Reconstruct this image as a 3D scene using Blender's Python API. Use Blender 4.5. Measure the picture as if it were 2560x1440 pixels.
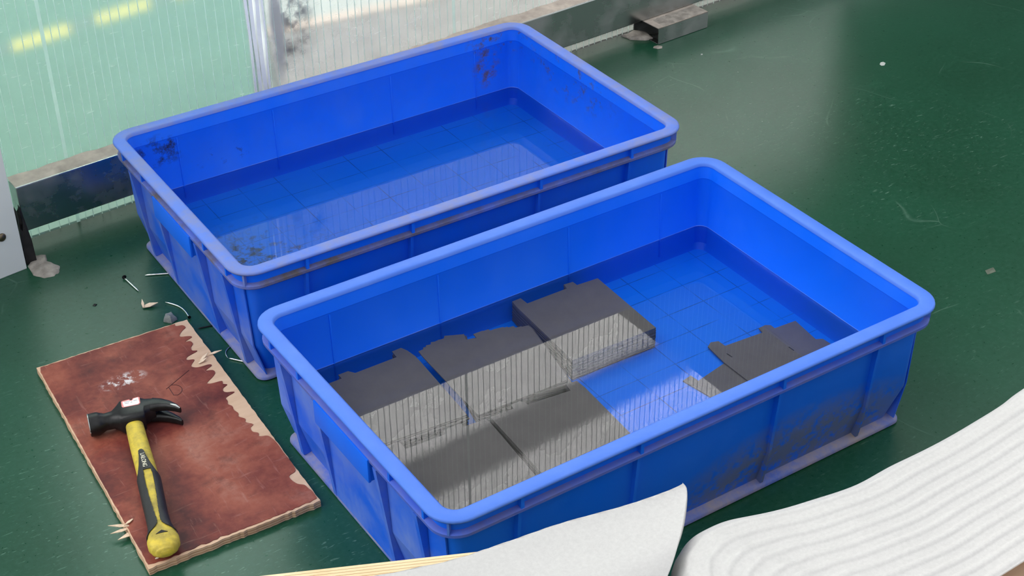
import bpy, bmesh, math, random
from mathutils import Vector, Matrix

for o in list(bpy.data.objects):
    bpy.data.objects.remove(o, do_unlink=True)
scene = bpy.context.scene
C = scene.collection
PI = math.pi

# ------------------------------------------------------------------ camera
cam_d = bpy.data.cameras.new('camera')
cam = bpy.data.objects.new('camera', cam_d)
C.objects.link(cam)
cam_d.sensor_width = 36.0
cam_d.lens = 55.175
cam_d.clip_start = 0.02
cam.matrix_world = Matrix(((0.8399, 0.3117, -0.4442, -0.5316),
                           (-0.5426, 0.4665, -0.6986, -1.4167),
                           (-0.0105, 0.8278, 0.5609, 1.1583),
                           (0, 0, 0, 1)))
scene.camera = cam

# ------------------------------------------------------------------ world, lights, exposure
world = bpy.data.worlds.new('overcast')
scene.world = world
world.use_nodes = True
world.node_tree.nodes['Background'].inputs[0].default_value = (0.95, 0.98, 1.0, 1)
world.node_tree.nodes['Background'].inputs[1].default_value = 1.15

sun_d = bpy.data.lights.new('daylight', 'SUN')
sun_d.energy = 1.5
sun_d.angle = math.radians(50)
sun_d.color = (1.0, 0.985, 0.96)
sun = bpy.data.objects.new('daylight', sun_d)
C.objects.link(sun)
sun.rotation_euler = Vector((0.75, -0.18, -0.85)).to_track_quat('-Z', 'Y').to_euler()

# unseen area light added as bright daylight beyond the plastic wall, for reflections
backlight_d = bpy.data.lights.new('added_backlight', 'AREA')
backlight_d.shape = 'RECTANGLE'; backlight_d.size = 5.5; backlight_d.size_y = 2.2
backlight_d.energy = 430.0
backlight_d.color = (1.0, 0.975, 0.955)
backlight = bpy.data.objects.new('added_backlight', backlight_d)
C.objects.link(backlight)
backlight.location = (1.2, 2.7, 3.08)
backlight.rotation_euler = Vector((0, -1, -0.12)).to_track_quat('-Z', 'Y').to_euler()

scene.view_settings.view_transform = 'Standard'
scene.view_settings.look = 'None'
scene.view_settings.gamma = 1.0
scene.view_settings.use_curve_mapping = False
scene.view_settings.exposure = 0.0

# ------------------------------------------------------------------ helpers
def tag(o, label=None, cat=None, group=None, kind=None):
    if label: o['label'] = label
    if cat: o['category'] = cat
    if group: o['group'] = group
    if kind: o['kind'] = kind
    return o

def empty(name, loc=(0, 0, 0), rz=0.0):
    o = bpy.data.objects.new(name, None)
    C.objects.link(o)
    o.location = loc
    o.rotation_euler = (0, 0, rz)
    o.empty_display_size = 0.02
    return o

def link(name, me, mat=None, parent=None, loc=None, smooth=False):
    if mat is not None and not me.materials:
        me.materials.append(mat)
    o = bpy.data.objects.new(name, me)
    C.objects.link(o)
    if parent: o.parent = parent
    if loc is not None: o.location = loc
    if smooth:
        for p in me.polygons: p.use_smooth = True
    return o

def mesh(name, vs, fs, smooth=False, fix=True):
    me = bpy.data.meshes.new(name)
    me.from_pydata([tuple(v) for v in vs], [], [tuple(f) for f in fs])
    if fix:
        bm = bmesh.new(); bm.from_mesh(me)
        bmesh.ops.recalc_face_normals(bm, faces=bm.faces[:])
        bm.to_mesh(me); bm.free()
    me.update()
    if smooth:
        for p in me.polygons: p.use_smooth = True
    return me

def auto_smooth(o, deg=35):
    me = o.data
    for p in me.polygons: p.use_smooth = True
    try:
        me.set_sharp_from_angle(angle=math.radians(deg))
    except Exception:
        pass
    return o

def box_mesh(name, x0, x1, y0, y1, z0, z1, bev=0.0, seg=2):
    bm = bmesh.new()
    vs = [bm.verts.new(p) for p in ((x0,y0,z0),(x1,y0,z0),(x1,y1,z0),(x0,y1,z0),(x0,y0,z1),(x1,y0,z1),(x1,y1,z1),(x0,y1,z1))]
    for f in ((0,3,2,1),(4,5,6,7),(0,1,5,4),(1,2,6,5),(2,3,7,6),(3,0,4,7)):
        bm.faces.new([vs[i] for i in f])
    if bev > 0:
        bmesh.ops.bevel(bm, geom=bm.edges[:], offset=bev, segments=seg, profile=0.6, affect='EDGES')
    me = bpy.data.meshes.new(name)
    bm.to_mesh(me); bm.free()
    return me

def hexa(name, pts):
    """eight points: bottom loop of four, then top loop of four"""
    return mesh(name, pts, [(0,3,2,1),(4,5,6,7),(0,1,5,4),(1,2,6,5),(2,3,7,6),(3,0,4,7)])

def rrect(x0, x1, y0, y1, r, n=8):
    r = max(0.0005, min(r, (x1-x0)/2-1e-4, (y1-y0)/2-1e-4))
    out = []
    for cx, cy, a0 in ((x1-r, y0+r, -PI/2), (x1-r, y1-r, 0), (x0+r, y1-r, PI/2), (x0+r, y0+r, PI)):
        for i in range(n+1):
            a = a0 + PI/2*i/n
            out.append((cx+r*math.cos(a), cy+r*math.sin(a)))
    return out

def loft(name, loops, closed_ring=False, cap0=False, cap1=False):
    vs, fs = [], []
    n = len(loops[0])
    for lp in loops: vs += lp
    m = len(loops)
    for k in range(m if closed_ring else m-1):
        a, b = k*n, ((k+1) % m)*n
        for i in range(n):
            j = (i+1) % n
            fs.append((a+i, a+j, b+j, b+i))
    if cap0: fs.append(tuple(range(n)))
    if cap1: fs.append(tuple((m-1)*n+i for i in range(n)))
    return mesh(name, vs, fs)

def extrude_poly(name, pts, z0, z1):
    n = len(pts)
    bm = bmesh.new()
    b = [bm.verts.new((x, y, z0)) for x, y in pts]
    t = [bm.verts.new((x, y, z1)) for x, y in pts]
    bm.faces.new(b[::-1]); bm.faces.new(t)
    for i in range(n):
        j = (i+1) % n
        bm.faces.new((b[i], b[j], t[j], t[i]))
    bmesh.ops.recalc_face_normals(bm, faces=bm.faces[:])
    bmesh.ops.triangulate(bm, faces=[f for f in bm.faces if len(f.verts) > 4])
    me = bpy.data.meshes.new(name)
    bm.to_mesh(me); bm.free()
    return me

def tube(name, pts, rad, n=8):
    """round tube along points; rad is a number or a list"""
    pts = [Vector(p) for p in pts]
    m = len(pts)
    rad = rad if isinstance(rad, (list, tuple)) else [rad]*m
    loops = []
    for i, p in enumerate(pts):
        t = (pts[min(i+1, m-1)] - pts[max(i-1, 0)]).normalized()
        u = t.cross(Vector((0, 0, 1)))
        if u.length < 1e-4: u = t.cross(Vector((1, 0, 0)))
        u.normalize(); w = t.cross(u)
        loops.append([p + rad[i]*(math.cos(2*PI*k/n)*u + math.sin(2*PI*k/n)*w) for k in range(n)])
    return loft(name, loops, cap0=True, cap1=True)

# ------------------------------------------------------------------ materials
def new_mat(name):
    m = bpy.data.materials.new(name)
    m.use_nodes = True
    nt = m.node_tree
    nt.nodes.clear()
    out = nt.nodes.new('ShaderNodeOutputMaterial')
    return m, nt, out

class N:
    """small node builder"""
    def __init__(self, nt):
        self.nt = nt
        self.tc = nt.nodes.new('ShaderNodeTexCoord')
    def n(self, t, **kw):
        x = self.nt.nodes.new(t)
        for k, v in kw.items(): setattr(x, k, v)
        return x
    def l(self, a, b): self.nt.links.new(a, b)
    def setin(self, node, key, v):
        s = node.inputs[key]
        if hasattr(v, 'links') or hasattr(v, 'is_linked'): self.l(v, s)
        else: s.default_value = v
    def mapping(self, scale=(1,1,1), rot=(0,0,0), loc=(0,0,0), src=None):
        m = self.n('ShaderNodeMapping')
        m.inputs['Scale'].default_value = scale
        m.inputs['Rotation'].default_value = rot
        m.inputs['Location'].default_value = loc
        self.l(src or self.tc.outputs['Object'], m.inputs['Vector'])
        return m.outputs[0]
    def noise(self, scale, detail=4, rough=0.55, vec=None, dist=0.0):
        x = self.n('ShaderNodeTexNoise')
        x.inputs['Scale'].default_value = scale
        x.inputs['Detail'].default_value = detail
        x.inputs['Roughness'].default_value = rough
        x.inputs['Distortion'].default_value = dist
        self.l(vec or self.tc.outputs['Object'], x.inputs['Vector'])
        return x.outputs['Fac']
    def ramp(self, fac, stops, interp='LINEAR'):
        r = self.n('ShaderNodeValToRGB')
        r.color_ramp.interpolation = interp
        e = r.color_ramp.elements
        while len(e) < len(stops): e.new(0.5)
        for i, (p, c) in enumerate(stops):
            e[i].position = p
            e[i].color = (c, c, c, 1) if isinstance(c, (int, float)) else (*c, 1)
        self.l(fac, r.inputs[0])
        return r.outputs[0]
    def mix(self, fac, a, b, mode='MIX'):
        x = self.n('ShaderNodeMix', data_type='RGBA', blend_type=mode)
        self.setin(x, 0, fac)
        for key, v in ((6, a), (7, b)):
            if isinstance(v, tuple): x.inputs[key].default_value = (*v, 1) if len(v) == 3 else v
            else: self.l(v, x.inputs[key])
        return x.outputs[2]
    def math(self, op, a, b=0.0, clamp=False):
        x = self.n('ShaderNodeMath', operation=op, use_clamp=clamp)
        self.setin(x, 0, a); self.setin(x, 1, b)
        return x.outputs[0]
    def bump(self, h, strength=0.3, dist=0.001):
        b = self.n('ShaderNodeBump')
        b.inputs['Strength'].default_value = strength
        b.inputs['Distance'].default_value = dist
        self.l(h, b.inputs['Height'])
        return b.outputs[0]
    def principled(self, color, rough=0.5, metal=0.0, spec=0.5, normal=None, **kw):
        p = self.n('ShaderNodeBsdfPrincipled')
        self.setin(p, 'Base Color', (*color, 1) if isinstance(color, tuple) else color)
        self.setin(p, 'Roughness', rough)
        p.inputs['Metallic'].default_value = metal
        p.inputs['Specular IOR Level'].default_value = spec
        if normal is not None: self.l(normal, p.inputs['Normal'])
        for k, v in kw.items(): self.setin(p, k, v)
        return p.outputs[0]
    def blob(self, c, r, scale=(1,1,1)):
        """soft mask round a point of object space: 1 inside, 0 outside"""
        v = self.n('ShaderNodeVectorMath', operation='SUBTRACT')
        self.l(self.tc.outputs['Object'], v.inputs[0]); v.inputs[1].default_value = c
        s = self.n('ShaderNodeVectorMath', operation='MULTIPLY')
        self.l(v.outputs[0], s.inputs[0]); s.inputs[1].default_value = scale
        ln = self.n('ShaderNodeVectorMath', operation='LENGTH')
        self.l(s.outputs[0], ln.inputs[0])
        mr = self.n('ShaderNodeMapRange')
        self.l(ln.outputs['Value'], mr.inputs['Value'])
        mr.inputs['From Min'].default_value = 0.0; mr.inputs['From Max'].default_value = r
        mr.inputs['To Min'].default_value = 1.0; mr.inputs['To Max'].default_value = 0.0
        return mr.outputs[0]

def simple(name, color, rough=0.6, metal=0.0, spec=0.4, var=0.15, scale=60, bump=0.0):
    m, nt, out = new_mat(name)
    b = N(nt)
    f = b.ramp(b.noise(scale, 5), [(0.3, 0.0), (0.7, 1.0)])
    c = b.mix(f, tuple(x*(1-var) for x in color), tuple(min(1, x*(1+var)) for x in color))
    nrm = b.bump(b.noise(scale*3, 3), bump, 0.001) if bump else None
    b.l(b.principled(c, rough, metal, spec, nrm), out.inputs[0])
    return m

# green epoxy floor, dusty and scratched
def floor_mat():
    m, nt, out = new_mat('green_epoxy')
    b = N(nt)
    big = b.noise(2.2, 5, 0.6)
    fine = b.noise(140, 4, 0.7)
    c = b.mix(b.ramp(big, [(0.35, 0.0), (0.7, 1.0)]), (0.006, 0.050, 0.024), (0.009, 0.071, 0.037))
    c = b.mix(b.math('MULTIPLY', b.ramp(fine, [(0.45, 0.0), (0.8, 1.0)]), 0.35), c, (0.035, 0.11, 0.075))
    # short scuffs
    sc = None
    for k, (ang, s1, s2, th) in enumerate(((0.4, 75, 330, 0.68), (1.25, 60, 360, 0.69), (2.1, 85, 300, 0.68), (2.8, 45, 420, 0.70))):
        v = b.mapping((s1, s2, 1), (0, 0, ang), (k*3.1, 0, 0))
        n1 = b.ramp(b.noise(1.0, 2, 0.5, v, 0.6), [(th, 0.0), (th+0.05, 1.0)])
        sc = n1 if sc is None else b.math('MAXIMUM', sc, n1)
    patch = b.ramp(b.noise(4.5, 3, 0.6), [(0.42, 0.0), (0.62, 1.0)])
    area = b.math('MAXIMUM', b.blob((1.06, 0.02, 0), 0.26, (1, 1.2, 1)), b.blob((-0.22, -0.08, 0), 0.26, (1, 1, 1)))
    area = b.math('MAXIMUM', area, b.blob((-0.08, -0.24, 0), 0.2, (1, 1, 1)))
    dens = b.math('ADD', b.math('MULTIPLY', patch, 0.22), b.math('MULTIPLY', b.math('MULTIPLY', area, b.ramp(b.noise(11, 3), [(0.35, 0.3), (0.6, 1.0)])), 0.75))
    sc = b.math('MULTIPLY', sc, b.math('ADD', dens, 0.05))
    # long thin curved scratches
    v = b.mapping((5, 5, 1), (0, 0, 0.3))
    dn = b.n('ShaderNodeTexNoise'); dn.inputs['Scale'].default_value = 0.8; b.l(v, dn.inputs['Vector'])
    av = b.n('ShaderNodeVectorMath', operation='ADD'); b.l(v, av.inputs[0]); b.l(dn.outputs['Color'], av.inputs[1])
    vo = b.n('ShaderNodeTexVoronoi', feature='DISTANCE_TO_EDGE'); vo.inputs['Scale'].default_value = 0.9
    b.l(av.outputs[0], vo.inputs['Vector'])
    ln = b.ramp(vo.outputs['Distance'], [(0.0, 1.0), (0.006, 0.0)])
    ln = b.math('MULTIPLY', ln, b.ramp(b.noise(9, 3), [(0.55, 0.0), (0.66, 0.35)]))
    sc = b.math('MAXIMUM', sc, ln)
    # specks of paint and plaster
    sp = b.n('ShaderNodeTexVoronoi'); sp.inputs['Scale'].default_value = 22
    b.l(b.tc.outputs['Object'], sp.inputs['Vector'])
    spk = b.ramp(sp.outputs['Distance'], [(0.0, 1.0), (0.045, 0.0)])
    spk = b.math('MULTIPLY', spk, b.ramp(b.noise(13, 2), [(0.58, 0.0), (0.64, 0.8)]))
    c = b.mix(sc, c, (0.15, 0.26, 0.20))
    # wall-side dirt strip
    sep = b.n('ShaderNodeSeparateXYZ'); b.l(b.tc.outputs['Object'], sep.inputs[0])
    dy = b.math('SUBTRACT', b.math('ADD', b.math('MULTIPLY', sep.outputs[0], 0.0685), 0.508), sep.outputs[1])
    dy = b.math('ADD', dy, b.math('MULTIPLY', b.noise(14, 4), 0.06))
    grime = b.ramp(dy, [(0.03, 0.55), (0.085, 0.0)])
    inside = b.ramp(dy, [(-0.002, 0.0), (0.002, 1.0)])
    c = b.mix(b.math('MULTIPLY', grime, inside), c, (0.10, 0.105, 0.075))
    r = b.math('ADD', b.math('MULTIPLY', fine, 0.10), 0.24)
    nrm = b.bump(b.noise(260, 3, 0.6), 0.10, 0.0006)
    b.l(b.principled(c, r, 0, 0.42, nrm), out.inputs[0])
    return m

def crate_mat(name, base, worn, amount, scale, rough=0.42, dirt=(0.20, 0.185, 0.20), dirt_amt=0.0, stains=(), streak=True, floorgrid=False, cover=(0.38, 0.72)):
    m, nt, out = new_mat(name)
    b = N(nt)
    n1 = b.noise(scale, 6, 0.62)
    v = b.mapping((1, 1, 0.25)) if streak else None
    n2 = b.noise(scale*2.2, 5, 0.65, v)
    lo, hi = cover
    f = b.math('MULTIPLY', b.ramp(n1, [(lo, 0.0), (hi, 1.0)]), b.ramp(n2, [(0.3, 0.2), (0.7, 1.0)]))
    c = b.mix(b.math('MULTIPLY', f, amount), base, worn)
    if dirt_amt > 0:
        d = b.math('MULTIPLY', b.ramp(b.noise(scale*0.8+3, 7, 0.7), [(0.40, 0.0), (0.66, 1.0)]), dirt_amt)
        c = b.mix(d, c, dirt)
    for (p, r, sc, col, th) in stains:
        mk = b.math('MULTIPLY', b.ramp(b.blob(p, r, sc), [(0.0, 0.0), (0.5, 1.0)]),
                    b.ramp(b.noise(55, 5, 0.7), [(th, 0.0), (th+0.14, 1.0)]))
        c = b.mix(mk, c, col)
    if floorgrid:
        br = b.n('ShaderNodeTexBrick'); br.offset = 0.0
        br.inputs['Scale'].default_value = 1.0
        br.inputs['Mortar Size'].default_value = 0.0009
        br.inputs['Mortar Smooth'].default_value = 0.6
        br.inputs['Brick Width'].default_value = 0.055
        br.inputs['Row Height'].default_value = 0.0415
        b.l(b.mapping((1, 1, 1)), br.inputs['Vector'])
        g = b.math('MULTIPLY', br.outputs['Fac'], b.ramp(b.noise(18, 4), [(0.38, 0.05), (0.62, 0.75)]))
        c = b.mix(g, c, (0.004, 0.06, 0.26))
    rg = b.math('ADD', b.math('MULTIPLY', f, 0.25), rough)
    nrm = b.bump(b.noise(230, 3), 0.05, 0.0005)
    b.l(b.principled(c, rg, 0, 0.28, nrm), out.inputs[0])
    return m

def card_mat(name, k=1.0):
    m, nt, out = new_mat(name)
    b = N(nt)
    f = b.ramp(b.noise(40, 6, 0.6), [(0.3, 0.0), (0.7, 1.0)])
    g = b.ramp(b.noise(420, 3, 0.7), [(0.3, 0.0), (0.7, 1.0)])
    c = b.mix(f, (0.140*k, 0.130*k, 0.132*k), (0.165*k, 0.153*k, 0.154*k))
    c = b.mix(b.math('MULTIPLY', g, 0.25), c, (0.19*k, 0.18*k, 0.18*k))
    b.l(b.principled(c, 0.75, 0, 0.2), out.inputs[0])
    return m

def water_mat():
    m, nt, out = new_mat('water_surface')
    b = N(nt)
    tr = b.n('ShaderNodeBsdfTransparent'); tr.inputs[0].default_value = (0.86, 0.875, 0.88, 1)
    gl = b.n('ShaderNodeBsdfGlossy'); gl.inputs['Roughness'].default_value = 0.0
    gl.inputs['Color'].default_value = (1, 1, 1, 1)
    nrm = b.bump(b.noise(9, 2, 0.4), 0.012, 0.002)
    b.l(nrm, gl.inputs['Normal'])
    fr = b.n('ShaderNodeFresnel'); fr.inputs['IOR'].default_value = 1.38
    ms = b.n('ShaderNodeMixShader')
    b.l(fr.outputs[0], ms.inputs[0]); b.l(tr.outputs[0], ms.inputs[1]); b.l(gl.outputs[0], ms.inputs[2])
    b.l(ms.outputs[0], out.inputs[0])
    return m

def clear_mat():
    m, nt, out = new_mat('water_body')
    b = N(nt)
    tr = b.n('ShaderNodeBsdfTransparent'); tr.inputs[0].default_value = (1, 1, 1, 1)
    b.l(tr.outputs[0], out.inputs[0])
    return m

def sheet_mat(name, tint, haze, haze_amt, rough, stains=()):
    """translucent twin-wall plastic: blurred see-through, milky haze, faint gloss"""
    m, nt, out = new_mat(name)
    b = N(nt)
    rf = b.n('ShaderNodeBsdfRefraction'); rf.inputs['Color'].default_value = (*tint, 1)
    rf.inputs['Roughness'].default_value = rough; rf.inputs['IOR'].default_value = 1.12
    scr = b.ramp(b.noise(1.0, 2, 0.5, b.mapping((60, 1, 300), (0, 0.6, 0)), 0.5), [(0.69, 0.0), (0.76, 0.7)])
    scr2 = b.ramp(b.noise(1.0, 2, 0.5, b.mapping((70, 1, 280), (0, -0.5, 0)), 0.5), [(0.70, 0.0), (0.77, 0.7)])
    scr = b.math('MAXIMUM', scr, scr2)
    cloud = b.ramp(b.noise(7, 5, 0.6), [(0.3, 0.0), (0.7, 1.0)])
    col = b.mix(scr, haze, (0.86, 0.93, 0.90))
    am = b.math('ADD', b.math('MULTIPLY', cloud, 0.10), haze_amt)
    am = b.math('ADD', am, b.math('MULTIPLY', scr, 0.22), True)
    for (p, r, sc, colr, th) in stains:
        mk = b.math('MULTIPLY', b.ramp(b.blob(p, r, sc), [(0.0, 0.0), (0.6, 1.0)]),
                    b.ramp(b.noise(26, 6, 0.7), [(th, 0.0), (th+0.2, 1.0)]))
        col = b.mix(mk, col, colr)
        am = b.math('MAXIMUM', am, b.math('MULTIPLY', mk, 0.85))
    df = b.n('ShaderNodeBsdfDiffuse'); b.l(col, df.inputs[0])
    tl = b.n('ShaderNodeBsdfTranslucent'); b.l(col, tl.inputs[0])
    m0 = b.n('ShaderNodeMixShader'); m0.inputs[0].default_value = 0.5
    b.l(df.outputs[0], m0.inputs[1]); b.l(tl.outputs[0], m0.inputs[2])
    m1 = b.n('ShaderNodeMixShader'); b.l(am, m1.inputs[0])
    b.l(rf.outputs[0], m1.inputs[1]); b.l(m0.outputs[0], m1.inputs[2])
    gl = b.n('ShaderNodeBsdfGlossy'); gl.inputs['Roughness'].default_value = 0.2
    fr = b.n('ShaderNodeFresnel'); fr.inputs['IOR'].default_value = 1.25
    m2 = b.n('ShaderNodeMixShader'); b.l(fr.outputs[0], m2.inputs[0])
    b.l(m1.outputs[0], m2.inputs[1]); b.l(gl.outputs[0], m2.inputs[2])
    b.l(m2.outputs[0], out.inputs[0])
    return m

def film_mat():
    m, nt, out = new_mat('red_film')
    b = N(nt)
    n1 = b.noise(14, 7, 0.65)
    n1 = b.math('ADD', b.math('MULTIPLY', n1, 0.6), b.math('MULTIPLY', b.noise(5.5, 4, 0.6), 0.42))
    c = b.ramp(n1, [(0.38, (0.065, 0.014, 0.016)), (0.48, (0.17, 0.036, 0.028)), (0.57, (0.28, 0.078, 0.050)), (0.68, (0.36, 0.15, 0.11))])
    v = b.mapping((180, 22, 1), (0, 0, 0.7))
    s1 = b.ramp(b.noise(1, 3, 0.6, v, 0.8), [(0.62, 0.0), (0.72, 1.0)])
    v = b.mapping((22, 160, 1), (0, 0, 0.25))
    s2 = b.ramp(b.noise(1, 3, 0.6, v, 0.8), [(0.62, 0.0), (0.72, 1.0)])
    s = b.math('MULTIPLY', b.math('MAXIMUM', s1, s2), 0.22)
    c = b.mix(s, c, (0.46, 0.24, 0.20))
    dk = b.ramp(b.noise(30, 6, 0.7), [(0.55, 0.0), (0.75, 0.6)])
    c = b.mix(dk, c, (0.06, 0.018, 0.02))
    mk = b.math('MULTIPLY', b.ramp(b.blob((-0.010, 0.117, 0.010), 0.032, (1, 2.0, 1)), [(0, 0), (0.6, 1)]), b.ramp(b.noise(90, 5, 0.7), [(0.5, 0.0), (0.6, 0.9)]))
    c = b.mix(mk, c, (0.75, 0.72, 0.72))
    nrm = b.bump(n1, 0.25, 0.002)
    b.l(b.principled(c, 0.5, 0, 0.22, nrm), out.inputs[0])
    return m

def wood_mat(name, a, c2, axis=(8, 160, 160), layers=None):
    m, nt, out = new_mat(name)
    b = N(nt)
    v = b.mapping(axis)
    f = b.noise(1.0, 6, 0.6, v, 0.4)
    c = b.mix(b.ramp(f, [(0.3, 0.0), (0.7, 1.0)]), a, c2)
    if layers:
        sep = b.n('ShaderNodeSeparateXYZ'); b.l(b.tc.outputs['Object'], sep.inputs[0])
        w = b.math('SINE', b.math('MULTIPLY', sep.outputs[layers[0]], layers[1]))
        w = b.math('ADD', w, b.math('MULTIPLY', f, 0.8))
        c = b.mix(b.ramp(w, [(0.35, 0.0), (0.7, 0.7)]), c, tuple(x*0.55 for x in a))
    b.l(b.principled(c, 0.75, 0, 0.2, b.bump(f, 0.3, 0.001)), out.inputs[0])
    return m

def steel_mat(name, col, dirt, amt, rough=0.32):
    m, nt, out = new_mat(name)
    b = N(nt)
    d = b.ramp(b.noise(11, 7, 0.65), [(0.45, 0.0), (0.75, 1.0)])
    br = b.noise(1, 3, 0.5, b.mapping((6, 6, 300)))
    c = b.mix(b.math('MULTIPLY', d, amt), col, dirt)
    r = b.math('ADD', b.math('MULTIPLY', d, 0.35), b.math('ADD', b.math('MULTIPLY', br, 0.1), rough))
    mt = b.math('SUBTRACT', 1.0, b.math('MULTIPLY', d, amt))
    p = b.principled(c, r, 1.0, 0.5)
    p.node.inputs['Metallic'].default_value = 1.0
    b.l(mt, p.node.inputs['Metallic'])
    b.l(p, out.inputs[0])
    return m

def foam_mat():
    m, nt, out = new_mat('white_foam')
    b = N(nt)
    g = b.noise(300, 4, 0.7)
    c = b.mix(b.ramp(g, [(0.3, 0), (0.7, 1)]), (0.545, 0.535, 0.53), (0.625, 0.615, 0.605))
    df = b.principled(c, 0.6, 0, 0.25, b.bump(g, 0.25, 0.0006))
    tl = b.n('ShaderNodeBsdfTranslucent'); tl.inputs[0].default_value = (0.6, 0.59, 0.58, 1)
    ms = b.n('ShaderNodeMixShader'); ms.inputs[0].default_value = 0.22
    b.l(df, ms.inputs[1]); b.l(tl.outputs[0], ms.inputs[2])
    b.l(ms.outputs[0], out.inputs[0])
    return m

BLUE = (0.001, 0.135, 0.86)
M = {}
M['floor'] = floor_mat()
DK = (0.022, 0.022, 0.035); BR = (0.085, 0.065, 0.055)
M['blue_a'] = crate_mat('blue_plastic_old', BLUE, (0.05, 0.22, 0.85), 0.35, 9, dirt_amt=0.10, dirt=(0.10, 0.12, 0.22), stains=(
    ((0.065, 0.392, 0.135), 0.045, (1, 1, 1.7), DK, 0.50), ((0.60, 0.392, 0.155), 0.050, (0.8, 1, 1.6), BR, 0.52),
    ((0.58, 0.392, 0.118), 0.035, (1.3, 1, 0.9), (0.10, 0.085, 0.16), 0.46), ((0.15, 0.392, 0.105), 0.05, (0.8, 1, 2.2), DK, 0.60),
    ((0.628, 0.25, 0.145), 0.10, (1, 0.8, 2.2), (0.07, 0.08, 0.17), 0.55)))
M['blue_b'] = crate_mat('blue_plastic_new', BLUE, (0.05, 0.24, 0.95), 0.30, 7, dirt_amt=0.0, stains=(((0.47, 0.018, 0.02), 0.21, (1, 1, 2.6), (0.11, 0.16, 0.36), 0.38),))
M['bed_a'] = crate_mat('blue_bed_dirty', (0.002, 0.185, 0.90), (0.03, 0.22, 0.70), 0.4, 8, streak=False, floorgrid=True, stains=(
    ((0.11, 0.10, 0.0465), 0.16, (1, 0.7, 1), (0.045, 0.05, 0.045), 0.52), ((0.16, 0.08, 0.0465), 0.07, (0.7, 1.4, 1), (0.05, 0.05, 0.03), 0.44),
    ((0.05, 0.19, 0.0465), 0.11, (1, 1, 1), (0.02, 0.03, 0.06), 0.50)))
M['bed_b'] = crate_mat('blue_bed_clean', (0.002, 0.20, 0.98), (0.01, 0.25, 0.95), 0.4, 8, streak=False, floorgrid=True)
M['rim_a'] = crate_mat('blue_rim_old', (0.085, 0.18, 0.64), (0.17, 0.25, 0.62), 0.7, 22, 0.5, dirt_amt=0.5, dirt=(0.26, 0.23, 0.23), streak=False)
M['rim_b'] = crate_mat('blue_rim_new', (0.060, 0.17, 0.66), (0.13, 0.25, 0.70), 0.6, 14, 0.45, streak=False)
M['ledge_a'] = crate_mat('blue_ledge_dirty', (0.10, 0.17, 0.62), (0.20, 0.19, 0.26), 0.8, 18, 0.6, dirt_amt=0.95, dirt=(0.13, 0.108, 0.095), streak=False)
M['ledge_b'] = crate_mat('blue_ledge_dusty', (0.05, 0.12, 0.60), (0.18, 0.22, 0.55), 0.7, 16, 0.55, dirt_amt=0.5, dirt=(0.14, 0.13, 0.22), streak=False)
M['side_a'] = crate_mat('blue_side_dusty_old', (0.010, 0.12, 0.75), (0.16, 0.25, 0.62), 0.8, 13, 0.5, dirt_amt=0.3, dirt=(0.22, 0.23, 0.30), cover=(0.40, 0.68))
M['side_b'] = crate_mat('blue_side_dusty_new', (0.010, 0.12, 0.78), (0.18, 0.30, 0.72), 0.8, 12, 0.5, dirt_amt=0.22, dirt=(0.28, 0.32, 0.44), cover=(0.40, 0.68))
M['glint'] = crate_mat('painted_glint', (0.03, 0.18, 0.80), (0.20, 0.32, 0.80), 1.0, 14, 0.4, streak=False)  # paler blue that paints the bright glint along the waterline
M['foot'] = crate_mat('blue_foot_dirty', (0.08, 0.14, 0.50), (0.30, 0.33, 0.45), 0.7, 15, 0.6, dirt_amt=0.9, dirt=(0.32, 0.27, 0.24), streak=False)
M['card'] = card_mat('grey_board')
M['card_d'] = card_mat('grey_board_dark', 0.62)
M['water'] = water_mat()
M['clear'] = clear_mat()
M['film'] = film_mat()
M['peeled'] = wood_mat('peeled_veneer', (0.56, 0.36, 0.24), (0.68, 0.48, 0.34), (12, 60, 60))
M['ply'] = wood_mat('plywood_edge', (0.66, 0.47, 0.27), (0.80, 0.62, 0.40), (14, 14, 260), None)
M['ply_dark'] = simple('plywood_glue', (0.30, 0.17, 0.08), 0.8, var=0.3, scale=80)
M['oldwood'] = wood_mat('old_wood', (0.20, 0.13, 0.08), (0.48, 0.34, 0.22), (120, 120, 12))
M['foam'] = foam_mat()
M['scribe'] = simple('scribed_groove', (0.06, 0.016, 0.018), 0.8)
M['steel'] = steel_mat('galvanised_steel', (0.42, 0.44, 0.44), (0.20, 0.18, 0.16), 0.35, 0.20)
M['steel_top'] = simple('crusted_dust', (0.40, 0.345, 0.30), 0.85, var=0.25, scale=45, bump=0.4)
M['grime'] = simple('grey_plaster', (0.30, 0.27, 0.24), 0.9, var=0.35, scale=70, bump=0.5)
M['white'] = simple('white_paint', (0.66, 0.69, 0.69), 0.5, var=0.04, scale=8)
M['black_goo'] = simple('black_sealant', (0.012, 0.011, 0.011), 0.6, var=0.5, scale=90, bump=0.4)
M['brass'] = simple('dull_bolt', (0.16, 0.13, 0.09), 0.4, 1.0, var=0.3, scale=120)
M['nail'] = simple('bright_nail', (0.72, 0.72, 0.70), 0.25, 1.0, var=0.15, scale=150)
M['nail_d'] = simple('dark_nail', (0.03, 0.03, 0.03), 0.4, 1.0, var=0.3, scale=150)
M['stone'] = simple('grey_stone', (0.20, 0.22, 0.22), 0.85, var=0.3, scale=120, bump=0.4)
M['chip'] = simple('pale_wood_chip', (0.74, 0.57, 0.42), 0.8, var=0.15, scale=150)
M['iron'] = simple('black_forged_steel', (0.022, 0.022, 0.023), 0.38, 0.6, 0.5, var=0.35, scale=90, bump=0.08)
M['shiny'] = simple('ground_steel', (0.55, 0.55, 0.54), 0.3, 1.0, var=0.3, scale=200)
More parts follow.
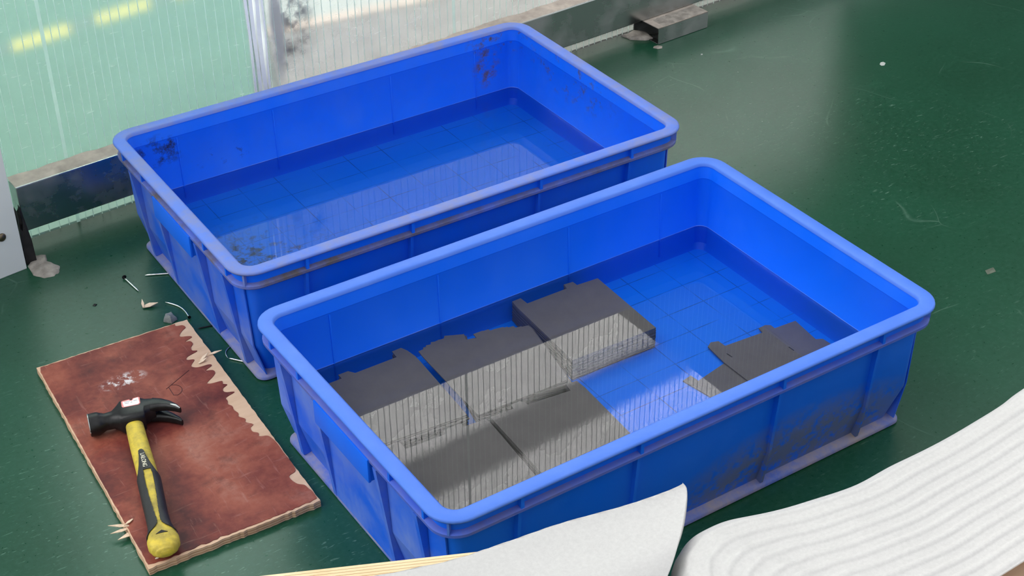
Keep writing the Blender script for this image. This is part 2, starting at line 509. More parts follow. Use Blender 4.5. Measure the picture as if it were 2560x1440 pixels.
M['yellow'] = crate_mat('yellow_plastic', (0.66, 0.50, 0.055), (0.40, 0.32, 0.10), 0.7, 60, 0.45, dirt=(0.10, 0.09, 0.05), dirt_amt=0.6, streak=False)
M['yellow_c'] = crate_mat('yellow_plastic_clean', (0.80, 0.66, 0.07), (0.70, 0.58, 0.08), 0.6, 50, 0.45, streak=False)
M['rubber'] = simple('black_rubber', (0.016, 0.016, 0.017), 0.55, 0, 0.5, var=0.25, scale=200, bump=0.2)
M['sticker'] = simple('white_sticker', (0.86, 0.83, 0.83), 0.5, var=0.03, scale=60)
M['sticker_red'] = simple('red_border', (0.75, 0.25, 0.23), 0.5, var=0.1, scale=60)
M['scrap'] = simple('grey_paper', (0.42, 0.44, 0.42), 0.8, var=0.1, scale=60)
M['smear'] = simple('dull_plaster', (0.10, 0.12, 0.09), 0.9, var=0.3, scale=90)
M['print'] = simple('grey_print', (0.20, 0.20, 0.24), 0.5, var=0.2, scale=200)
M['letter'] = simple('pale_lettering', (0.78, 0.74, 0.58), 0.5, var=0.1, scale=90)
M['tape_y'] = simple('yellow_tape', (0.80, 0.55, 0.03), 0.5, var=0.15, scale=30)
M['tape_k'] = simple('black_tape', (0.05, 0.05, 0.045), 0.5, var=0.2, scale=30)
M['concrete'] = simple('concrete', (0.21, 0.21, 0.20), 0.9, var=0.3, scale=22, bump=0.3)
M['pale'] = simple('pale_slab', (0.44, 0.52, 0.48), 0.8, var=0.12, scale=9)
M['tan'] = simple('tan_trim', (0.62, 0.52, 0.42), 0.8, var=0.2, scale=20)
M['sheet1'] = sheet_mat('polycarbonate_green', (0.93, 0.99, 0.96), (0.50, 0.74, 0.64), 0.34, 0.24)
M['sheet2'] = sheet_mat('polycarbonate_grey', (0.95, 0.95, 0.945), (0.62, 0.62, 0.60), 0.30, 0.24, stains=(
    ((0.335, 0.0, 0.25), 0.09, (1.6, 1, 0.7), (0.16, 0.17, 0.20), 0.40), ((0.33, 0.0, 0.165), 0.06, (1, 1, 1), (0.22, 0.22, 0.22), 0.42),
    ((0.31, 0.0, 0.20), 0.05, (3, 1, 0.4), (0.42, 0.43, 0.46), 0.25)))
M['dark_panel'] = simple('dark_grey_panel', (0.05, 0.055, 0.05), 0.6, var=0.2, scale=6)
def rib_mat():
    m, nt, out = new_mat('polycarbonate_web')
    b = N(nt)
    df = b.n('ShaderNodeBsdfDiffuse'); df.inputs[0].default_value = (0.86, 0.98, 0.93, 1)
    tl = b.n('ShaderNodeBsdfTranslucent'); tl.inputs[0].default_value = (0.86, 0.98, 0.93, 1)
    tr = b.n('ShaderNodeBsdfTransparent'); tr.inputs[0].default_value = (0.94, 0.98, 0.96, 1)
    m0 = b.n('ShaderNodeMixShader'); m0.inputs[0].default_value = 0.5
    b.l(df.outputs[0], m0.inputs[1]); b.l(tl.outputs[0], m0.inputs[2])
    m1 = b.n('ShaderNodeMixShader')
    b.l(b.ramp(b.noise(6, 3), [(0.35, 0.55), (0.65, 0.95)]), m1.inputs[0])
    b.l(tr.outputs[0], m1.inputs[1]); b.l(m0.outputs[0], m1.inputs[2])
    b.l(m1.outputs[0], out.inputs[0])
    return m
M['rib'] = rib_mat()
M['joint'] = simple('milky_joint_strip', (0.92, 0.96, 0.95), 0.35, var=0.06, scale=40)

# ------------------------------------------------------------------ setting
fl = link('floor', mesh('floor', [(-4, -4, 0), (5, -4, 0), (5, 5, 0), (-4, 5, 0)], [(0, 1, 2, 3)]), M['floor'])
tag(fl, 'dark green scratched epoxy floor', kind='structure')

# wall of twin-wall plastic sheet: local x runs along the wall, y points away from the room
WA = math.radians(3.92)
wall = empty('wall_back', (0, 0.5079, 0), WA)
tag(wall, 'translucent ribbed plastic sheet wall on a steel rail', kind='structure')
TH = 0.006
pane1 = link('pane', box_mesh('pane', -0.62, 0.268, 0, TH, 0.0, 1.5), M['sheet1'], wall)
pane2 = link('pane', box_mesh('pane', 0.288, 1.52, 0, TH, 0.0, 1.5), M['sheet2'], wall)
link('dark_panel', box_mesh('dark_panel', 1.522, 3.2, 0, TH, 0.0, 1.5), M['dark_panel'], wall)
# overlapping milky joint between the two panes
random.seed(5)
for k, (s, w, dp) in enumerate(((0.262, 0.004, 0.008), (0.269, 0.005, 0.009), (0.277, 0.006, 0.010), (0.286, 0.003, 0.009))):
    vs, fs = [], []
    for i in range(31):
        z = 1.5*i/30
        o = 0.0008*math.sin(z*40+k*2)+0.001*math.sin(z*17+k)
        vs += [(s+o, -0.0016-0.0006*k, z), (s+w+o*0.6, -0.0016-0.0006*k, z), (s+w+o*0.6, dp-0.002, z), (s+o, dp-0.002, z)]
    for i in range(30):
        for j in range(4):
            a = i*4+j; b2 = i*4+(j+1) % 4
            fs.append((a, b2, b2+4, a+4))
    link('joint_strip', mesh('joint_strip', vs, fs), M['joint'], wall)
rib_me = box_mesh('rib', -0.0005, 0.0005, 0.0004, 0.0016, 0.0, 1.495)
rib_w = box_mesh('rib', -0.0026, 0.0026, 0.0004, 0.0016, 0.0, 1.495)
s = -0.30
random.seed(11)
while s < 1.55:
    if not (0.255 < s < 0.292):
        big = abs(s+0.027) < 0.006 or abs(s-0.62) < 0.006
        link('rib', rib_w if big else rib_me, M['rib'], pane1 if s < 0.27 else pane2, (s, -0.0007, 0))
    s += 0.0128 + random.uniform(-0.0018, 0.0026)

# steel rail in front of the sheet, its dusty upper face and an unseen rail added higher up behind the sheet for its dark reflection
rail = empty('trim_1', (0, 0.5079, 0), WA)
tag(rail, 'grey steel rail along the foot of the plastic wall', kind='structure')
link('rail_tube', box_mesh('rail_tube', -0.118, 2.2, -0.0295, -0.002, 0.0305, 0.0995, 0.0015), M['steel'], rail)
# dusty crust on the ledge
random.seed(3)
vs, fs = [], []
NX = 160
for i in range(NX+1):
    x = -0.118+2.3*i/NX
    vs += [(x, -0.0285+random.uniform(0, 0.0012), 0.0994), (x, -0.02, 0.1004+random.uniform(0, 0.0012)), (x, -0.010, 0.1006+random.uniform(0, 0.0016)), (x, -0.0012, 0.1012+random.uniform(0, 0.003))]
for i in range(NX):
    for j in range(3):
        a = i*4+j
        fs.append((a, a+1, a+5, a+4))
o = link('ledge_dust', mesh('ledge_dust', vs, fs), M['steel_top'], rail, smooth=True)
rail2 = link('added_rail', box_mesh('added_rail', -0.62, 2.2, 0.25, 0.29, 1.15, 1.25, 0.002), M['grime'])
rail2.location = (0, 0.5079, 0); rail2.rotation_euler = (0, 0, WA)
bd = link('added_board', extrude_poly('added_board', [(0.97, 0.48), (0.97, 0.735), (1.36, 1.17), (2.2, 1.17), (2.2, 0.48)], 0.0, 0.012), M['dark_panel'])  # invented board, out of sight; its slope cuts off the bright reflection in the water
bd.matrix_world = Matrix.Translation((0, 0.5079, 0)) @ Matrix.Rotation(WA, 4, 'Z') @ Matrix.Translation((0, 0.03, 0)) @ Matrix.Rotation(PI/2, 4, 'X')
tag(bd, 'unseen dark board added behind the plastic wall, its sloping edge shaping the water reflection', kind='structure')
tag(rail2, 'unseen grey rail added higher up behind the plastic wall for its dark reflection', kind='structure')

# white painted post at the left end with its bolt
post = empty('trim_3', (-0.1325, 0.4285, 0), math.radians(8))
tag(post, 'white painted metal post at the left end of the wall', kind='structure')
link('post_panel', box_mesh('post_panel', -0.30, 0, 0, 0.045, 0, 1.5, 0.001), M['white'], post)
bolt = bmesh.new()
bmesh.ops.create_uvsphere(bolt, u_segments=16, v_segments=8, radius=0.006)
bmesh.ops.scale(bolt, vec=(1, 0.55, 1), verts=bolt.verts[:])
me = bpy.data.meshes.new('bolt'); bolt.to_mesh(me); bolt.free()
link('bolt', me, M['brass'], post, (-0.0245, -0.0004, 0.060), True)['label'] = 'dull round bolt head'

# kerb and slab beyond the sheet
kb = link('trim_4', hexa('trim_4', [(0.325, 0.56, 0.0005), (1.6, 0.64, 0.0005), (1.6, 0.78, 0.0005), (0.45, 0.895, 0.0005), (0.325, 0.56, 0.008), (1.6, 0.64, 0.008), (1.6, 0.78, 0.008), (0.45, 0.895, 0.008)]), M['concrete'])
tag(kb, 'grey concrete strip beyond the plastic wall', kind='structure')
kb = link('trim_5', hexa('trim_5', [(0.46, 0.925, 0.0005), (1.6, 0.81, 0.0005), (1.6, 2.6, 0.0005), (1.10, 2.6, 0.0005), (0.46, 0.925, 0.008), (1.6, 0.81, 0.008), (1.6, 2.6, 0.008), (1.10, 2.6, 0.008)]), M['pale'])
tag(kb, 'pale slab beyond the concrete strip', kind='structure')
kb = link('trim_6', hexa('trim_6', [(0.45, 0.895, 0.0005), (1.6, 0.78, 0.0005), (1.6, 0.81, 0.0005), (0.46, 0.925, 0.0005), (0.45, 0.895, 0.012), (1.6, 0.78, 0.012), (1.6, 0.81, 0.012), (0.46, 0.925, 0.012)]), M['tan'])
tag(kb, 'tan edging between concrete strip and pale slab', kind='structure')

# hazard tape on the floor beyond
tape = empty('floor_tape', (-0.3, 1.06, 0))
tag(tape, 'yellow and black hazard tape on the floor behind the plastic wall', 'tape')
a0 = Vector((-0.25, 1.0525)); a1 = Vector((0.50, 1.165))
td = (a1-a0).normalized(); tn = Vector((-td.y, td.x))
q = 0.0; k = 0
while q < (a1-a0).length:
    ln = (0.108 if k % 2 == 0 else 0.052)
    p0 = a0+td*q; p1 = a0+td*(q+ln)
    pts = [(p.x+0.3, p.y-1.06) for p in (p0-tn*0.0, p1-tn*0.0, p1+tn*0.04+td*0.02, p0+tn*0.04+td*0.02)]
    link('tape_segment', extrude_poly('tape_segment', pts, 0.0004, 0.0012), M['tape_y' if k % 2 == 0 else 'tape_k'], tape)
    q += ln; k += 1

# ------------------------------------------------------------------ crates
L, W, H = 0.65, 0.4147, 0.1711
BED_A, BED_B = 0.0465, 0.0475
def ring_loop(ins, z, r=None):
    r = max(0.033-ins, 0.013) if r is None else r
    return [(x, y, z) for x, y in rrect(ins, L-ins, ins, W-ins, r)]

WP = ((0.010, 0.0310), (0.055, 0.0193), (0.142, 0.0160))
def wall_ins(z):            # outer face of the side wall
    for (z0, i0), (z1, i1) in zip(WP, WP[1:]):
        if z <= z1: return i0+(i1-i0)*(z-z0)/(z1-z0)
    return WP[-1][1]
def fin_mesh(name, prof, along, a0, a1, flip):
    """profile of (inset, height) extruded along the wall; along = 'x' for long sides, 'y' for ends"""
    n = len(prof)
    vs = []
    for t in (a0, a1):
        for ins, z in prof:
            q = ins
            if along == 'x': vs.append((t, (W-q) if flip else q, z))
            else: vs.append(((L-q) if flip else q, t, z))
    fs = [tuple(range(n)), tuple(range(2*n-1, n-1, -1))]+[(i, (i+1) % n, (i+1) % n+n, i+n) for i in range(n)]
    return mesh(name, vs, fs)
def wall_side(dz0, dz1, off):
    return [(wall_ins(dz1)+off, dz1), (wall_ins(0.055)+off, 0.055), (wall_ins(dz0)+off, dz0)]
def in_ins(z):              # inner face
    return 0.0205+(0.0185-0.0205)*(z-0.0785)/(0.148-0.0785)

LEVEL = {'a': 0.0732, 'b': 0.0799}
RX = (0.090, 0.232, 0.418, 0.560)
def make_crate(loc, rz, k, label, bed):
    cr = empty('plastic_crate', loc, rz)
    tag(cr, label, 'crate', 'blue crates of water on the floor')
    body = loft('body', [ring_loop(*p) for p in ((0.0315, 0.0015), (wall_ins(0.010), 0.010), (wall_ins(0.055), 0.055), (wall_ins(0.142), 0.142), (0.0100, 0.149), (0.0100, 0.1675), (0.0172, 0.1675), (0.0194, 0.150), (0.0185, 0.148), (in_ins(0.055), 0.055), (in_ins(bed)+0.004, bed))], cap0=True)
    auto_smooth(link('body', body, M['blue_'+k], cr), 28)
    fl_ = link('crate_floor', extrude_poly('crate_floor', rrect(0.0245, L-0.0245, 0.0245, W-0.0245, 0.014), bed-0.007, bed+0.0001), M['bed_'+k], cr)
    rim = loft('rim', [ring_loop(*p) for p in ((0.0012, 0.1665), (0.0, 0.1682), (0.0004, 0.1702), (0.0022, 0.1711), (0.0155, 0.1711), (0.0176, 0.1700), (0.0182, 0.1665))], closed_ring=True)
    auto_smooth(link('rim', rim, M['rim_'+k], cr), 60)['label'] = 'scuffed paler rim'
    led = loft('ledge', [ring_loop(*p) for p in ((0.0170, 0.1405), (0.0065, 0.1440), (0.0036, 0.1465), (0.0034, 0.1500), (0.0050, 0.1512), (0.0120, 0.1520))], closed_ring=True)
    auto_smooth(link('ledge', led, M['ledge_'+k], cr), 40)['label'] = 'dusty ledge under the rim'
    foot = loft('foot', [ring_loop(*p) for p in ((0.033, 0.0006), (0.0225, 0.0004), (0.0205, 0.0022), (0.0207, 0.0050), (0.0218, 0.0066), (0.0335, 0.0098))], closed_ring=True)
    auto_smooth(link('foot', foot, M['foot'], cr), 40)['label'] = 'dirty foot flange'
    # fins on the long sides
    for x in RX:
        for sd in (0, 1):
            f = (lambda v: v) if sd == 0 else (lambda v: W-v)
            prof = [(0.0235, 0.0080), (0.0155, 0.055), (0.0085, 0.1425)]+wall_side(0.0080, 0.1415, 0.0006)
            link('side_fin', fin_mesh('side_fin', prof, 'x', x-0.0019, x+0.0019, sd == 1), M['blue_'+k], cr)
            y0, y1 = sorted((f(0.0040), f(0.0125)))
            link('channel_web', box_mesh('channel_web', x-0.002, x+0.002, y0, y1, 0.150, 0.1675), M['blue_'+k], cr)
            # faint inner seam where the fin meets the wall
            zt2, zb2 = 0.147, 0.050
            a, b2 = in_ins(zt2), in_ins(zb2)
            g = 0.0009
            link('wall_seam', hexa('wall_seam', [(x-g, f(b2-0.001), zb2), (x+g, f(b2-0.001), zb2), (x+g, f(b2+0.0007), zb2), (x-g, f(b2+0.0007), zb2), (x-g, f(a-0.001), zt2), (x+g, f(a-0.001), zt2), (x+g, f(a+0.0007), zt2), (x-g, f(a+0.0007), zt2)]), M['blue_'+k], cr)
    # fins, middle panel and grip plate on the short sides
    for sd in (0, 1):
        f = (lambda v: v) if sd == 0 else (lambda v: L-v)
        for y in (0.062, 0.1415, 0.2735, 0.352):
            prof = [(0.0208, 0.0030 if 0.1 < y < 0.3 else 0.0078), (0.0045, 0.1425)]+wall_side(0.0078, 0.1415, 0.0006)
            link('end_fin', fin_mesh('end_fin', prof, 'y', y-0.0035, y+0.0035, sd == 1), M['side_'+k], cr)
        for (y0, y1) in ((0.145, 0.2073), (0.2073, 0.270)):
            prof = [(0.0209, 0.0008), (0.0205, 0.0200), (0.0152, 0.1425)]+wall_side(0.0008, 0.1415, 0.0006)
            link('end_panel', fin_mesh('end_panel', prof, 'y', y0, y1, sd == 1), M['side_'+k], cr)
        # dusty skins of the recessed bays
        for (y0, y1) in ((0.024, 0.0575), (0.0665, 0.137), (0.278, 0.3475), (0.3565, 0.391)):
            prof = [(wall_ins(0.0085)-0.0010, 0.0085), (wall_ins(0.055)-0.0010, 0.055), (wall_ins(0.1410)-0.0010, 0.1410)]+wall_side(0.0085, 0.1410, 0.0005)
            link('end_bay', fin_mesh('end_bay', prof, 'y', y0, y1, sd == 1), M['side_'+k], cr)
        # grip plate: a lip hanging from the ledge with a rounded lower edge
        x0, x1 = sorted((f(0.0015), f(0.0050)))
        grip = box_mesh('grip_plate', x0, x1, 0.149, 0.2657, 0.1195, 0.1495, 0.0012)
        gp = auto_smooth(link('grip_plate', grip, M['blue_b'], cr), 40)
        gp['label'] = 'blue grip plate'
        for y in (0.1500, 0.2628):
            xa, xb = sorted((f(0.004), f(0.014)))
            link('grip_cheek', box_mesh('grip_cheek', xa, xb, y, y+0.002, 0.1205, 0.147), M['blue_b'], gp)
        for y in (0.045, 0.110, 0.305, 0.370):
            xa, xb = sorted((f(0.0040), f(0.0125)))
            link('channel_web', box_mesh('channel_web', xa, xb, y-0.002, y+0.002, 0.150, 0.1675), M['blue_'+k], cr)
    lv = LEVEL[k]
    tl = loft('glint_ring', [ring_loop(in_ins(lv+dz)+di, lv+dz, 0.0132) for dz, di in ((-0.0004, 0.0001), (-0.0004, 0.0004), (0.0008, 0.0004), (0.0008, 0.0001))], closed_ring=True)  # thin pale ring standing in for the meniscus highlight
    link('glint_ring', tl, M['glint'], cr)['label'] = 'pale ring with the waterline glint painted in'
    # corner gussets below the rim
    for cx, cy in ((0.0085, 0.0085), (L-0.0085, 0.0085), (0.0085, W-0.0085), (L-0.0085, W-0.0085)):
        me = box_mesh('corner_web', -0.0040, 0.0040, -0.0011, 0.0011, 0.150, 0.1675)
        ang = math.atan2(cy-W/2, cx-L/2)
        ang = math.radians(45) if (cx-L/2)*(cy-W/2) > 0 else math.radians(-45)
        o = link('corner_web', me, M['rim_'+k], cr, (cx+(0.0062 if cx < L/2 else -0.0062), cy+(0.0062 if cy < W/2 else -0.0062), 0))
        o.rotation_euler = (0, 0, ang)
    return cr

LA = (0.0, 0.0, 0.0)
LB = (-0.01694, -0.48496, 0.0); RB = 0.00853
crate_a = make_crate(LA, 0.0, 'a', 'older blue plastic crate with grimy rim, only water inside, by the plastic wall', BED_A)
crate_b = make_crate(LB, RB, 'b', 'cleaner blue plastic crate holding stacks of grey cards under water', BED_B)

def make_water(loc, rz, level, label, bed):
    loops = []
    def lp(ins, z): return [(x, y, z) for x, y in rrect(ins, L-ins, ins, W-ins, 0.013, 10)]
    e = in_ins(level)+0.0001
    loops = [lp(e+0.006, bed+0.0008), lp(e+0.0006, level-0.002), lp(e-0.0001, level+0.0014), lp(e+0.0012, level+0.0005), lp(e+0.0035, level)]
    me = loft('water', loops, cap0=True, cap1=True)
    me.materials.append(M['clear']); me.materials.append(M['water'])
    n = len(loops[0])
    for p in me.polygons:
        zz = sum(me.vertices[i].co.z for i in p.vertices)/len(p.vertices)
        p.material_index = 1 if zz > level-0.0001 else 0
        p.use_smooth = 0.0 < zz-level < 0.002
    o = bpy.data.objects.new('water', me); C.objects.link(o)
    o.location = loc; o.rotation_euler = (0, 0, rz)
    tag(o, label, 'water', kind='stuff')
    return o
make_water(LA, 0.0, 0.0720, 'shallow clear water in the older blue crate by the wall', BED_A)
make_water(LB, RB, 0.0787, 'clear water covering the grey cards in the nearer crate', BED_B)

# ------------------------------------------------------------------ grey cards (crate B frame)
cb, sb = math.cos(RB), math.sin(RB)
def wB(x, y): return (cb*x-sb*y+LB[0], sb*x+cb*y+LB[1])

T = [(0.3292, 0.3873), (0.3417, 0.3874), (0.3422, 0.3736), (0.4002, 0.3731), (0.4019, 0.3823), (0.4146, 0.3809), (0.415, 0.3723), (0.4447, 0.3701), (0.4398, 0.2461), (0.321, 0.2488), (0.3273, 0.3742)]
L1 = [(0.026, 0.3681), (0.0851, 0.3684), (0.0852, 0.3766), (0.0977, 0.3765), (0.103, 0.3688), (0.1571, 0.3685), (0.1581, 0.3811), (0.1703, 0.3815), (0.1738, 0.3728), (0.1759, 0.3581), (0.1755, 0.346), (0.1684, 0.2326), (0.026, 0.244)]
M1 = [(0.1834, 0.3635), (0.1939, 0.3642), (0.1966, 0.3687), (0.219, 0.3622), (0.2168, 0.351), (0.2533, 0.3478), (0.2543, 0.3568), (0.2671, 0.3563), (0.2681, 0.3523), (0.282, 0.3478), (0.2955, 0.3468), (0.2967, 0.3411), (0.2936, 0.2221), (0.1791, 0.2249), (0.1778, 0.2282), (0.1821, 0.3503)]
F1 = [(0.026, 0.2365), (0.0836, 0.235), (0.0831, 0.2201), (0.1306, 0.2176), (0.1322, 0.2242), (0.1509, 0.2243), (0.1552, 0.2224), (0.1543, 0.2171), (0.1633, 0.217), (0.1804, 0.2141), (0.1825, 0.2117), (0.1754, 0.1233), (0.1724, 0.088), (0.026, 0.092)]
F2 = [(0.1868, 0.2149), (0.2159, 0.2126), (0.2175, 0.2197), (0.2292, 0.2202), (0.2316, 0.216), (0.2328, 0.2101), (0.2868, 0.204), (0.2891, 0.217), (0.3029, 0.2147), (0.3035, 0.1996), (0.3016, 0.1703), (0.2956, 0.083), (0.1798, 0.085)]
STACKS = (
    (T, 0.0772, 'thick', 'grey card on top of the thick stack standing alone in mid crate', 'grey card lower down in the thick stack standing alone in mid crate', 0.0004, 0.2),
    (L1, 0.0767, 'left', 'grey card on top of the stack in the back left corner of the crate', 'grey card lower down in the stack in the back left corner of the crate', 0.0005, 0.3),
    (M1, 0.0772, 'fanned', 'grey card on top of the fanned-out stack between corner stack and thick stack', 'grey card lower down in the fanned-out stack left of the thick stack', 0.0009, 1.0),
    (F1, 0.0768, 'front left', 'grey card on top of the stack in the front left corner of the crate', 'grey card lower down in the stack in the front left corner of the crate', 0.0005, 0.3),
    (F2, 0.0772, 'front middle', 'grey card on top of the stack along the front rim, right of the corner stack', 'grey card lower down in the stack along the front rim', 0.0005, 0.3),
)
random.seed(21)
for poly, top, nm, lab_top, lab_low, jit, rot in STACKS:
    cx = sum(p[0] for p in poly)/len(poly); cy = sum(p[1] for p in poly)/len(poly)
    me = extrude_poly('grey_card', [(x-cx, y-cy) for x, y in poly], 0.0, 0.00125)
    me.materials.append(M['card'])
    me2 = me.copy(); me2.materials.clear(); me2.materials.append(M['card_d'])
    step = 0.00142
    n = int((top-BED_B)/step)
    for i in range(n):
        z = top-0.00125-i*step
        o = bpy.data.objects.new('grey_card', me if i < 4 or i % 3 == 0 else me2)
        C.objects.link(o)
        if i == 0: dx = dy = a = 0
        else:
            dx, dy = random.uniform(-jit, jit), random.uniform(-jit, jit)
            a = random.uniform(-rot, rot)
            if nm == 'fanned':
                a = (-3.0, -6.0, -9.5)[i-1] if i <= 3 else -10.0+random.uniform(-0.4, 0.4)
                px_, py_ = 0.2936-cx, 0.2221-cy          # the cards swing about their front right corner
                ca_, sa_ = math.cos(math.radians(a)), math.sin(math.radians(a))
                dx += px_-(ca_*px_-sa_*py_)+0.0015*min(i, 4)
                dy += py_-(sa_*px_+ca_*py_)-0.0018*min(i, 4)
            if nm == 'left' and i in (1, 2): dy -= 0.0016*i; dx += 0.0004*i
        wx, wy = wB(cx+dx, cy+dy)
        o.location = (wx, wy, z)
        o.rotation_euler = (0, 0, RB+math.radians(a))
        tag(o, lab_top if i == 0 else lab_low, 'card', 'cards of the %s stack' % nm)
# loose cards at the right
C1 = [(0.486, 0.1743), (0.4902, 0.209), (0.4984, 0.2138), (0.5076, 0.2104), (0.5081, 0.1987), (0.5627, 0.1943), (0.5647, 0.2037), (0.5752, 0.2044), (0.581, 0.2005), (0.5806, 0.1929), (0.6117, 0.1905), (0.6061, 0.1483), (0.6136, 0.1442), (0.6143, 0.1341), (0.6113, 0.06), (0.486, 0.062)]
SL = (((0.4996, 0.1856), (0.5004, 0.1766)), ((0.569, 0.1545), (0.5692, 0.1458)))
C2 = [(0.4256, 0.1753), (0.4392, 0.1778), (0.4405, 0.1652), (0.486, 0.1743), (0.511, 0.1643), (0.516, 0.065), (0.4456, 0.06), (0.4281, 0.1603)]
def card_at(poly, z, label):
    cx = sum(p[0] for p in poly)/len(poly); cy = sum(p[1] for p in poly)/len(poly)
    wx, wy = wB(cx, cy)
    e = empty('grey_card', (wx, wy, z), RB)
    link('board', extrude_poly('board', [(x-cx, y-cy) for x, y in poly], 0, 0.0014), M['card'], e)
    tag(e, label, 'card', 'loose cards on the crate floor')
    return e, cx, cy
e, cx, cy = card_at(C1, 0.0500, 'loose grey card with two slits lying flat at the right of the crate')
for (a, b2) in SL:
    me = hexa('slit', [(a[0]-cx-0.0006, a[1]-cy, 0.0013), (a[0]-cx+0.0006, a[1]-cy, 0.0013), (b2[0]-cx+0.0006, b2[1]-cy, 0.0013), (b2[0]-cx-0.0006, b2[1]-cy, 0.0013),
                       (a[0]-cx-0.0006, a[1]-cy, 0.0016), (a[0]-cx+0.0006, a[1]-cy, 0.0016), (b2[0]-cx+0.0006, b2[1]-cy, 0.0016), (b2[0]-cx-0.0006, b2[1]-cy, 0.0016)])
    link('slit', me, M['iron'], e)['label'] = 'dark slit'
card_at(C2, 0.0482, 'loose grey card with one tab peeking out under the slitted card')

# ------------------------------------------------------------------ red-filmed plank
PT = 0.0100
pl = empty('plywood_plank', (-0.11, -0.01, 0))
tag(pl, 'red-filmed plywood offcut with peeled right edge, lying on the floor under the hammer', 'plank')
c0, c1, c2, c3 = Vector((-0.1982, 0.1905)), Vector((-0.0045, 0.1843)), Vector((-0.0198, -0.2166)), Vector((-0.2161, -0.2122))
def pq(u, v):  # u across 0..1, v along 0 (far) .. 1 (near)
    a = c0.lerp(c1, u); b2 = c3.lerp(c2, u)
    return a.lerp(b2, v)-Vector((-0.11, -0.01))
random.seed(8)
edge = []
def walk(u0, v0, u1, v1, n, amp):
    for i in range(n):
        t = i/n
        p = pq(u0+(u1-u0)*t, v0+(v1-v0)*t)
        edge.append((p.x+random.uniform(-amp, amp), p.y+random.uniform(-amp, amp)))
walk(0, 0, 1, 0, 40, 0.0006); walk(1, 0, 1, 1, 70, 0.0005); walk(1, 1, 0, 1, 46, 0.0009); walk(0, 1, 0, 0, 70, 0.0007)
link('plywood_core', extrude_poly('plywood_core', edge, 0.0004, PT-0.0007), M['peeled'], pl)['label'] = 'bare pale veneer'
# plies showing on the edge
for k, z in enumerate((0.0025, 0.0058)):
    pts = [(p[0]*1.0005, p[1]*1.0012) for p in edge]
    link('glue_line', extrude_poly('glue_line', pts, z, z+0.0007), M['ply_dark'], pl)
# red film with its torn right edge
peel = [(0.0, 0.086), (0.018, 0.088), (0.024, 0.050), (0.040, 0.040), (0.050, 0.068), (0.066, 0.10), (0.080, 0.105), (0.090, 0.060), (0.100, 0.045), (0.112, 0.10), (0.118, 0.070), (0.135, 0.066), (0.150, 0.090), (0.168, 0.095), (0.178, 0.07),
        (0.190, 0.145), (0.205, 0.160), (0.215, 0.120), (0.232, 0.150), (0.245, 0.16), (0.258, 0.13), (0.262, 0.060), (0.272, 0.050), (0.285, 0.10), (0.295, 0.062), (0.31, 0.058), (0.325, 0.085), (0.345, 0.14), (0.355, 0.12), (0.36, 0.055), (0.375, 0.060), (0.385, 0.040),
        (0.395, 0.075), (0.41, 0.085), (0.42, 0.070), (0.43, 0.030), (0.442, 0.095), (0.46, 0.100), (0.475, 0.11), (0.49, 0.095), (0.51, 0.10), (0.53, 0.09), (0.545, 0.10), (0.565, 0.075), (0.58, 0.085), (0.60, 0.055), (0.61, 0.080), (0.63, 0.085), (0.645, 0.06), (0.66, 0.068),
        (0.67, 0.025), (0.69, 0.010), (0.72, 0.004), (0.76, 0.006), (0.80, 0.003), (0.84, 0.006), (0.855, 0.02), (0.862, 0.060), (0.88, 0.066), (0.905, 0.05), (0.92, 0.02), (0.94, 0.012), (0.955, 0.004), (0.985, 0.006)]
film = []
for i in range(40): 
    u = 0.02+0.89*i/40
    film.append(pq(u, 0.004+abs(random.gauss(0, 0.0015))))
def smooth2(pts, n):
    out = []
    P_ = [pts[0]]+list(pts)+[pts[-1]]
    for i in range(1, len(P_)-2):
        p0, p1, p2, p3 = (Vector(P_[i+k]) for k in (-1, 0, 1, 2))
        for j in range(n):
            t = j/n
            out.append(0.5*((2*p1)+(p2-p0)*t+(2*p0-5*p1+4*p2-p3)*t*t+(3*p1-p0-3*p2+p3)*t**3))
    out.append(Vector(pts[-1]))
    return out
for v, w in smooth2(peel, 4): film.append(pq(min(0.997, 1-w), max(v, 0.006)))
for i in range(44):
    u = 0.99-0.97*i/44
    film.append(pq(u, 0.994-abs(random.gauss(0, 0.003))))
for i in range(70):
    v = 0.985-0.97*i/70
    film.append(pq(0.006+abs(random.gauss(0, 0.002)), v))
link('red_film', extrude_poly('red_film', [(p.x, p.y) for p in film], PT-0.0007, PT), M['film'], pl)['label'] = 'dark red film face'
# scratched letter-like mark in the film
def arc_pts(cx, cy, r, a0, a1, n=10): return [(cx+r*math.cos(a0+(a1-a0)*i/n), cy+r*math.sin(a0+(a1-a0)*i/n)) for i in range(n+1)]
def wmark(pts): return [(x+0.11, y+0.01, PT) for x, y in pts]
link('scribed_mark', tube('scribed_mark', wmark([(-0.083, 0.062), (-0.045, 0.082)]), 0.00045, 5), M['scribe'], pl)
link('scribed_mark', tube('scribed_mark', wmark([(-0.079, 0.064), (-0.080, 0.046)]+arc_pts(-0.078, 0.055, 0.0115, -1.4, 1.3)), 0.00045, 5), M['scribe'], pl)
